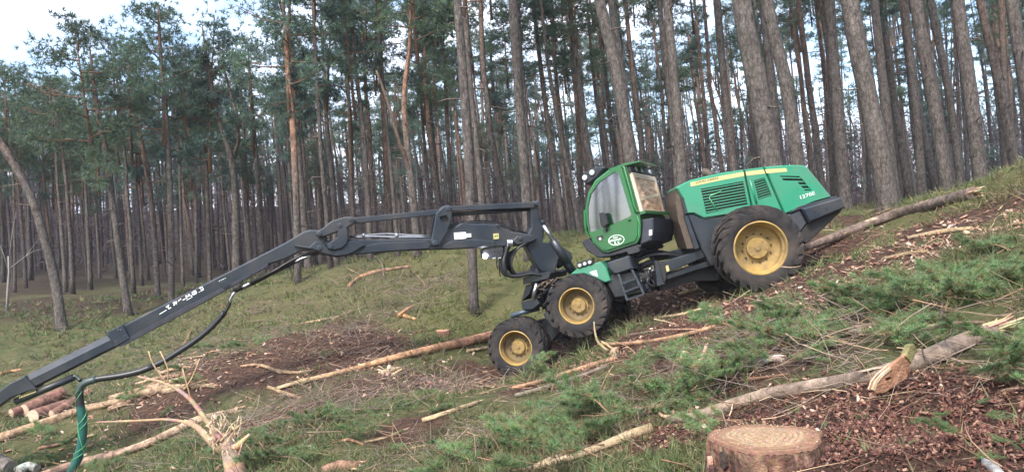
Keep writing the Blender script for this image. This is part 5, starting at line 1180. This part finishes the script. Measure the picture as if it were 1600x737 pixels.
# ---- the foreground stump
def stump():
    c=G(1196,752); d=(c-CAM).dot(FW); top=P(1196,682,d+.25); r=91*d/F*1.02
    cx,cy=top.x,top.y; zt=top.z; zb=H(cx,cy)-.25
    root=empty('tree_stump',onground(cx,cy),'wide freshly cut pine stump with red flaking bark in the foreground','stump'); loc=root.location.copy()
    seg=132; mb=MB(); V=[];C=[];fs=[]; ang=np.linspace(0,2*math.pi,seg,endpoint=False)
    rad0=[r*(1+.05*math.sin(3*a+.6)+.03*math.sin(5*a)+.015*math.sin(11*a)+.012*noise.noise(Vector((a*9,0,3)))) for a in ang]
    bark=[(.27,.175,.115),(.20,.12,.08),(.15,.08,.056),(.10,.056,.042),(.055,.036,.030)]
    nl=16
    for j in range(nl):
        f=j/(nl-1); z=zt-.012-(zt-.012-zb)*f
        for i in range(seg):
            a=ang[i]; rg=noise.noise(Vector((a*7,z*5,1)))*.030+noise.noise(Vector((a*19,z*9,7)))*.022
            if f==0: rg=-.012
            rr=rad0[i]*(1+.22*f*f+rg); V.append((cx+rr*math.cos(a),cy+rr*math.sin(a),z))
            q=noise.noise(Vector((a*6,z*7,11)))*.9+noise.noise(Vector((a*16,z*12,5)))*.6; k=int(min(4,max(0,2.2-q*4.0+f*.8))); C.append(tuple(x*U(.85,1.15) for x in bark[k]))
    for j in range(nl-1):
        for i in range(seg): fs.append((j*seg+i,j*seg+(i+1)%seg,(j+1)*seg+(i+1)%seg,(j+1)*seg+i))
    mb.add(V,fs,0,False,C); mb.build('bark',M['logbark'],root,loc)
    # flaking plates of bark round the side
    for i in range(26):
        a=U(math.pi*.95,math.pi*2.05); rr=r*1.03; z=zt-U(.05,.24); h=U(.03,.085); wd=U(.005,.019); o=Vector((math.cos(a),math.sin(a),0)); s=Vector((-math.sin(a),math.cos(a),0)); k=random.choice(((.34,.21,.15),(.27,.14,.10),(.08,.045,.038),(.17,.085,.065)))
        m2=MB(); q=Vector((cx,cy,z))+o*rr*(1+(zt-z)*.25)
        pr=[(-wd,h*.8),(-wd*.3,h),(wd,h*.7),(wd*1.1,-h*.5),(wd*.2,-h),(-wd*1.1,-h*.6)]
        V=[q+s*x+Vector((0,0,y))+o*.004 for x,y in pr]+[q+s*x+Vector((0,0,y))-o*.02 for x,y in pr]
        m2.add(V,[tuple(range(6))]+[(j,(j+1)%6,6+(j+1)%6,6+j) for j in range(6)],0,False,tuple(x*U(.8,1.2) for x in k)); m2.build('bark_flake',M['logbark'],root,loc)
    # cut face, slightly domed, rings and sawdust
    m3=MB(); V=[Vector((cx,cy,zt+.012))];C=[(.5,.31,.22)];fs=[]; rings=[.08+.05*k for k in range(18)]+[.955,.985]
    for k in rings:
        for i in range(seg):
            a=2*math.pi*i/seg; V.append(Vector((cx+rad0[i]*k*math.cos(a),cy+rad0[i]*k*math.sin(a),zt+.012*(1-k)+U(-.004,.004)-(.012 if k>.98 else 0))))
            base=((.36,.25,.155) if int(k*40)%4<2 else (.25,.165,.10)) if k<.72 else ((.25,.145,.088) if int(k*40)%3 else (.19,.105,.068)) if k<.95 else (.17,.09,.062); C.append(tuple(x*U(.85,1.15) for x in base))
    for i in range(seg): fs.append((0,1+i,1+(i+1)%seg))
    for j in range(len(rings)-1):
        for i in range(seg): fs.append((1+j*seg+i,1+(j+1)*seg+i,1+(j+1)*seg+(i+1)%seg,1+j*seg+(i+1)%seg))
    m3.add(V,fs,0,True,C); m3.build('cut_face',M['cutwood'],root,loc)
    n=160; a=RNG.uniform(0,6.28,n); q=np.sqrt(RNG.uniform(0,1,n))*r*.95; px=np.c_[cx+q*np.cos(a),cy+q*np.sin(a),np.full(n,zt+.012)]-np.array(loc)
    V,Fc,Cc=tufts(px,np.tile((0,0,.25),(n,1)),.010,2,.0022,np.array([(.52,.35,.24),(.38,.22,.15),(.56,.41,.29)])[RNG.integers(0,3,n)])
    s=fast_mesh('sawdust',V,Fc,Cc,M['twig'],root); s['kind']='stuff'
    return cx,cy,r
STX,STY,STR=stump()
# other stumps
for x,y,w_,lb in ((692,523,22,'low reddish stump above the long peeled log'),(1252,352+38,0,None)):
    if not w_: continue
    b=G(x,y); d=(b-CAM).dot(FW); r=w_/2*d/F; root=empty('tree_stump',b,lb,'stump'); mb=MB(); mb.tube([b-Vector((0,0,.2)),b+Vector((0,0,.03)),b+Vector((0,0,.11))],[r*1.2,r*1.05,r],14,wob=.08,col=(.20,.095,.065)); mb.build('bark',M['logbark'],root,b)
    m2=MB(); m2.tube([b+Vector((0,0,.08)),b+Vector((0,0,.122))],r*.96,14,col=(.45,.25,.17)); m2.build('cut_face',M['cutwood'],root,b)

# ---- cut green pine branches
def branch_mesh(n_side,L_,nl,seed):
    random.seed(seed); mb=MB(); TP=[];TD=[];TC=[]
    stem=[Vector((0,0,.03)),Vector((L_*.35,U(-.05,.05),.05+.1*L_)),Vector((L_*.7,U(-.1,.1),.03+.16*L_)),Vector((L_,U(-.15,.15),.02+.14*L_))]
    st=smooth_path(stem,.06); mb.tube(st,interp([.014,.010,.006,.003],len(st)),5,col=(.24,.15,.09))
    shoots=[(st,1)]
    for k in range(n_side):
        f=.25+.7*k/n_side; q=st[int(f*(len(st)-1))]; a=(1 if k%2 else -1)*U(.5,1.1); l=L_*U(.25,.5)*(1.25-f)
        dirn=Vector((math.cos(a),math.sin(a),U(.0,.55))); s=smooth_path([q,q+dirn*l*.5+Vector((0,0,.02)),q+dirn*l+Vector((0,0,.03))],.05); mb.tube(s,interp([.006,.004,.002],len(s)),4,col=(.26,.17,.09)); shoots.append((s,.3))
    for s,f0 in shoots:
        for i in range(nl):
            f=U(.35 if f0==1 else .2,1); j=min(int(f*(len(s)-1)),len(s)-2); p=s[j].lerp(s[j+1],U(0,1)); t=(s[j+1]-s[j]).normalized()
            TP.append(tuple(p)); dd=t*.9+Vector((0,0,.25)); TD.append(tuple(dd)); k=U(.65,1.35); bn=random.random()<.2; TC.append((.22*k,.13*k,.07*k) if bn else (.140*k,.235*k,.095*k*U(.7,1.4)))
    V,Fc,C=tufts(np.array(TP),np.array(TD),.12,10,.0034,np.array(TC))
    bv=np.array(mb.v); bt=np.array([(f[0],f[k],f[k+1]) for f in mb.f for k in range(1,len(f)-1)])+len(V)
    o=fast_mesh('branch',np.r_[V,bv],np.r_[Fc,bt],np.r_[C,np.array(mb.c)],[M['grass'],M['twig']])
    mi=np.zeros(len(Fc)+len(bt),dtype=np.int32); mi[len(Fc):]=1; o.data.polygons.foreach_set('material_index',mi); d=o.data; bpy.data.objects.remove(o); return d
BR=[branch_mesh(9,.95,26,k) for k in range(5)]
random.seed(21)
# photo clumps: centre, spread in metres, number, upright tilt, size
BRC=[((955,655),.75,26,.7,1.15),((900,690),.7,18,.35,1.0),((850,668),.9,16,.4,1.1),((1010,610),.6,14,.6,1.1),((760,720),.8,16,.3,1.0),((720,725),.6,8,.25,.9),
     ((1430,470),1.0,26,.5,1.2),((1500,460),.8,18,.45,1.15),((1570,450),.7,12,.5,1.1),((1350,500),.8,16,.45,1.1),((1290,545),.6,14,.4,1.0),((1250,570),.5,10,.4,.9),((1390,545),.4,10,.4,.8),((1570,565),.45,14,.4,.8),((1590,630),.35,9,.4,.6),((1530,590),.4,8,.3,.7),
     ((1210,640),.4,8,.3,.6),((1170,640),.4,6,.3,.7),((1080,620),.7,14,.35,.9),((1140,565),.6,8,.3,.9),((830,600),.5,5,.8,1.0),((470,690),1.0,12,.3,1.1),((600,700),1.0,12,.25,1.0),((400,690),1.0,9,.3,1.1),((560,650),1.4,10,.2,1.2),((330,570),1.6,8,.2,1.5),((200,660),1.5,10,.2,1.4),((60,720),1.5,8,.2,1.4),((1575,390),.8,9,.4,1.1),((1260,500),.8,9,.3,1.0),((1470,545),.4,6,.4,.8),((1540,690),.3,7,.4,.5),((1480,655),.3,5,.3,.45)]
CLN=['bushy green heap right of the front wheels','green heap above the yellowish pole','green spread between the thin poles and the yellowish pole','green tuft left of the white forked wood','green spread at the bottom middle','low green tuft at the bottom left of the yellowish pole',
 'big green heap on the right slope','green heap beside the big one on the right slope','green heap by the right edge below the brown log','green heap left of the big one on the right slope','green patch left of the half sunk log','green patch at the grey mossy branch','green patch behind the bark slab','green patch right of the thick end of the foreground log','green tufts at the right edge above the bark chunk','green tuft below the thick end of the foreground log',
 'green tuft just behind the stump','green tuft left of the stump','green patch behind the foreground log tip','green patch under the middle of the slope','sprig caught beside the front wheel','green spread at the bottom left of the middle','green spread above the bottom centre','green spread right of the torn tree top','scattered sprigs below the front wheel','scattered sprigs beneath the hanging hose arc','scattered sprigs near the split orange log','scattered sprigs in the lower left corner','green tuft at the right edge above the brown log','green patch on the churned soil below the rear wheel','green tuft behind the dark arching branch','tiny sprigs in the soil at the lower right','tiny sprigs in the red bark litter']
LOGP=[a_.lerp(b_,k_/6) for a_,b_ in zip([G(*q) for q in ((1562,520),(1455,566),(1382,592),(1293,608),(1215,620),(1130,642))],[G(*q) for q in ((1455,566),(1382,592),(1293,608),(1215,620),(1130,642),(1042,660))]) for k_ in range(7)]
for ((px,py),sp_,n,up_,sc),cn in zip(BRC,CLN):
    c=G(px,py)
    for k in range(max(3,int(n*.72))):
        x,y=c.x+random.gauss(0,sp_*.5),c.y+random.gauss(0,sp_*.7)
        if (x-STX)**2+(y-STY)**2<(STR+.10)**2: continue
        if math.hypot(x,y)<2.2 or min((x-q.x)**2+(y-q.y)**2 for q in LOGP)<.16: continue
        loc=onground(x,y,.02); o=bpy.data.objects.new('pine_branch',random.choice(BR)); COL.objects.link(o); o.location=loc
        s=sc*random.choice((U(.18,.35),U(.3,.6),U(.45,.68))); o.scale=(s*1.15,s*1.15,s*.75); o.rotation_euler=(U(-.5,.5),-U(-.2,1)*up_*.7,U(0,6.28))
        tag(o,'cut pine branch in the '+cn if not cn.startswith(('scattered','tiny','sprig')) else 'cut pine branch among the '+cn,'branch','cut green pine branches, '+cn)

# ---- ground cover: grass, twigs, chips and bark litter (nobody could count them)
def polar(n,r0,r1,p,a0=-44,a1=42):
    u=RNG.uniform(0,1,n); r=(r0**(1-p)+u*(r1**(1-p)-r0**(1-p)))**(1/(1-p)); a=np.radians(RNG.uniform(a0,a1,n)); return r*np.sin(a),r*np.cos(a)
wheels=[(q.x,q.y) for q in (wc_r,wc_m,wc_f)]
x,y=polar(60000,2.4,40,1.02)
sl=blobs(SOIL,x,y); pa=vnoise(x*.9,y*.9,9)+.6*vnoise(x*2.7,y*2.7,10); ms=blobs(MOSS,x,y)
keep=(RNG.uniform(0,1,len(x))<np.clip(.58+pa*1.7-sl*1.0,0.02,1))&((x-STX)**2+(y-STY)**2>(STR+.05)**2)&(y<36)
for wx_,wy_ in wheels: keep&=((x-wx_)**2*.8+(y-wy_+.25)**2>.55)
x,y,ms,pa=x[keep],y[keep],ms[keep],pa[keep]; z=hgt(x,y); dist=np.hypot(x,y)
ln=(.055+.016*np.minimum(dist,14))*RNG.uniform(.6,1.3,len(x)); wd=.0022+.00055*dist
pal=np.array([(.088,.128,.048),(.115,.155,.055),(.145,.160,.065),(.22,.185,.10),(.078,.122,.056),(.20,.150,.085)])
cl=pal[RNG.choice(6,len(x),p=[.26,.24,.16,.1,.16,.08])]*(1-ms[:,None]*.35)+ms[:,None]*.35*np.array((.16,.155,.05))
br_=np.clip((vnoise(x*.7,y*.7,31)+.5*vnoise(x*2.1,y*2.1,32))*3.2,0,1)[:,None]*.6; cl=cl*(1-br_)+br_*np.array((.125,.090,.055))
V,Fc,C=tufts(np.c_[x,y,z],np.tile((0,0,.55),(len(x),1)),ln,7,wd,cl)
g_=fast_mesh('grass',V,Fc,C,M['grass']); tag(g_,'short green and straw coloured grass over the clearing','grass',kind='stuff')

def scatter_boxes(name,x,y,lmin,lmax,asp,cols,label,cat,mat,lift=.01,tilt=.5,thick=.35):
    n=len(x); z=hgt(x,y)+lift; L_=RNG.uniform(lmin,lmax,n)*(.36+.075*np.minimum(np.hypot(x,y),16)); W_=L_*RNG.uniform(*asp,n); T_=W_*thick
    a=RNG.uniform(0,6.28,n); t=RNG.normal(0,tilt,n); ax_=np.c_[np.cos(a)*np.cos(t),np.sin(a)*np.cos(t),np.sin(t)]; up=np.c_[RNG.normal(0,.45,n),RNG.normal(0,.45,n),np.ones(n)]; b=np.cross(up,ax_); b/=np.linalg.norm(b,axis=1,keepdims=True); c=np.cross(ax_,b)
    p=np.c_[x,y,z]; V=[]
    for i,j,k in((-1,-1,-1),(1,-1,-1),(1,1,-1),(-1,1,-1),(-1,-1,1),(1,-1,1),(1,1,1),(-1,1,1)):
        tp=np.where(i>0,RNG.uniform(.3,1,n),1)[:,None]
        V.append(p+ax_*(i*L_/2)[:,None]+b*(j*W_/2)[:,None]*tp+c*(k*T_/2)[:,None])
    V=np.stack(V,1).reshape(-1,3); f=np.array([(0,2,1),(0,3,2),(4,5,6),(4,6,7),(0,1,5),(0,5,4),(1,2,6),(1,6,5),(2,3,7),(2,7,6),(3,0,4),(3,4,7)])
    Fc=(f[None]+np.arange(n)[:,None,None]*8).reshape(-1,3); C=(cols[RNG.integers(0,len(cols),n)]*RNG.uniform(.7,1.3,(n,1))).repeat(8,0)
    o=fast_mesh(name,V,Fc,C,mat); tag(o,label,cat,kind='stuff'); return o
def scatter_twigs(name,x,y,lmin,lmax,rad,cols,label,cat,mat,lift=.02,tilt=.3,bend=.25):
    n=len(x); Lh=RNG.uniform(lmin,lmax,n)*(.5+.06*np.minimum(np.hypot(x,y),14)); a=RNG.uniform(0,6.28,n); t=RNG.normal(0,tilt,n)
    d=np.c_[np.cos(a)*np.cos(t),np.sin(a)*np.cos(t),np.sin(t)]; p=np.c_[x,y,hgt(x,y)+lift]-d*(Lh/2)[:,None]; ring=[]; C=[]
    r=Lh*RNG.uniform(*rad,n)
    for k in range(5):
        q=np.c_[-d[:,1],d[:,0],np.zeros(n)]; q/=np.linalg.norm(q,axis=1,keepdims=True)+1e-9; w_=np.cross(d,q); rr=(r*(1-.2*k))[:,None]
        for j in range(3):
            th=j*2.094; ring.append(p+(q*math.cos(th)+w_*math.sin(th))*rr)
        d=d+RNG.normal(0,bend,(n,3))*np.array((1,1,.6)); d/=np.linalg.norm(d,axis=1,keepdims=True); p=p+d*(Lh/4)[:,None]
    V=np.stack(ring,1).reshape(-1,3); f=[]
    for k in range(4):
        for j in range(3):
            b0,b1,c0,c1=k*3+j,k*3+(j+1)%3,k*3+3+j,k*3+3+(j+1)%3; f+=[(b0,b1,c1),(b0,c1,c0)]
    Fc=(np.array(f)[None]+np.arange(n)[:,None,None]*15).reshape(-1,3); C=(cols[RNG.integers(0,len(cols),n)]*RNG.uniform(.7,1.3,(n,1))).repeat(15,0)
    o=fast_mesh(name,V,Fc,C,mat); tag(o,label,cat,kind='stuff'); return o
def around(L,n):
    xs=[];ys=[]
    for (px,py),sp_,k in L:
        c=G(px,py); m_=int(n*k); xs.append(RNG.normal(c.x,sp_,m_)); ys.append(RNG.normal(c.y,sp_*1.1,m_))
    x=np.concatenate(xs); y=np.concatenate(ys); k=((x-STX)**2+(y-STY)**2>(STR+.02)**2)&(np.hypot(x,y)>1.9); return x[k],y[k]
CH=[((1540,375),.9,1),((1480,380),.7,.8),((1420,410),.6,.7),((1340,440),.6,.6),((1230,460),.8,.6),((1040,465),.9,.9),((1080,460),.8,.8),((1000,480),.7,.5),((960,505),.6,.5),((250,600),1.3,1.2),((290,590),1.0,1.0),((680,600),.6,.9),((700,610),.5,.6),((470,560),1.5,.7),((420,690),.9,.4),((1290,490),.7,.4),((1180,520),.9,.6),((1360,600),.35,.25),((1420,660),.45,.12),((1380,690),.35,.1),((1260,650),.3,.15),((1080,700),.3,.1),((560,540),.8,.5),((350,560),1.5,.6),((150,680),1.4,.6),((960,555),.4,.4),((640,560),.8,.4),((1450,360),.9,.8)]
x,y=around(CH,200); x2,y2=polar(1900,2.5,30,1.2); sl=blobs(SOIL,x2,y2); k=(RNG.uniform(0,1,len(x2))<.22+.6*sl)&(np.hypot(x2,y2)>5); x=np.r_[x,x2[k]]; y=np.r_[y,y2[k]]
scatter_boxes('wood_chips',x,y,.018,.085,(.2,.6),np.array([(.46,.31,.21),(.40,.23,.16),(.52,.41,.31),(.33,.18,.125),(.26,.14,.10),(.24,.15,.11),(.20,.12,.09)]),'pale and pinkish wood chips and slabs strewn over the churned ground','wood chips',M['twig'],.015)
BL=[((1400,650),.5,1.6),((1450,690),.4,1.5),((1350,620),.4,1.0),((1330,690),.3,1.2),((1060,690),.35,1.0),((1100,660),.4,.8),((1250,400),1.2,.7),((1400,370),1.3,.7),((1140,510),1.1,.9),((1060,540),.9,.7),((1200,490),1.0,.6),((560,545),.9,.7),((900,570),.8,.4),((1540,690),.35,.8),((1500,640),.4,.8),((520,520),1.0,.5)]
x,y=around(BL,1300)
scatter_boxes('bark_litter',x,y,.012,.05,(.2,.7),np.array([(.105,.044,.032),(.070,.030,.024),(.13,.058,.042),(.16,.080,.055),(.045,.024,.020),(.24,.14,.10),(.09,.042,.032)]),'dark red bark litter heaped on the bare soil','bark litter',M['twig'],.012,tilt=.7)
x,y=polar(8000,2.4,34,1.05); sl=blobs(SOIL,x,y); k=(RNG.uniform(0,1,len(x))<.35+.5*sl)&(np.hypot(x,y)>3.2+RNG.uniform(0,4,len(x))); x,y=x[k],y[k]
k=(x-STX)**2+(y-STY)**2>(STR+.05)**2; x,y=x[k],y[k]
scatter_twigs('twigs',x,y,.14,.75,(.006,.014),np.array([(.26,.16,.10),(.34,.22,.14),(.17,.11,.08),(.42,.30,.19),(.22,.17,.13)]),'bare broken twigs littering the slope','twigs',M['twig'],.03,tilt=.25)
# heaps of thin grey brash (dead twigs) on the mid slope
BH=[((620,480),1.2,.8),((560,440),1.5,.9),((700,440),1.2,.7),((380,540),1.6,.9),((250,540),1.8,.7),((150,560),1.8,.5),((460,470),1.5,.7),((520,620),1.0,1.2),((480,660),1.0,1.0),((640,450),1.2,1.0),((560,530),.8,1.2),((430,500),1.5,.8),((690,610),.6,.7),((100,600),1.8,.6),((220,620),1.4,.9),((900,540),.8,.5),((1170,560),.6,.7),((1060,600),.5,.6),((1240,530),.6,.5),((1500,580),.4,.25),((1340,560),.4,.2),((740,690),.7,.6),((300,700),1.0,.7)]
x,y=around(BH,300)
scatter_twigs('dead_brash',x,y,.25,.9,(.004,.009),np.array([(.22,.17,.14),(.16,.12,.10),(.30,.22,.16),(.19,.15,.125)]),'grey brown dead brash heaped on the slope','brash',M['twig'],.08,tilt=.35)

# ---- the damp air that pales the far trees
zs=float(gz.min()); hx=MB(); lo=Vector((-275,-75,zs-1)); hi=Vector((275,335,float(gz.max())+26))
hx.box((lo+hi)/2,Vector(((hi.x-lo.x)/2,0,0)),Vector((0,(hi.y-lo.y)/2,0)),Vector((0,0,(hi.z-lo.z)/2)))
hm=bpy.data.materials.new('haze_air'); hm.use_nodes=True; ht=hm.node_tree; ht.nodes.clear()
ho=ht.nodes.new('ShaderNodeOutputMaterial'); hv=ht.nodes.new('ShaderNodeVolumePrincipled'); hv.inputs['Color'].default_value=(.86,.90,1.0,1); hv.inputs['Density'].default_value=.0005
ht.links.new(hv.outputs['Volume'],ho.inputs['Volume'])
hz=hx.build('haze',hm); tag(hz,'thin pale air between the far pines','haze',kind='stuff')
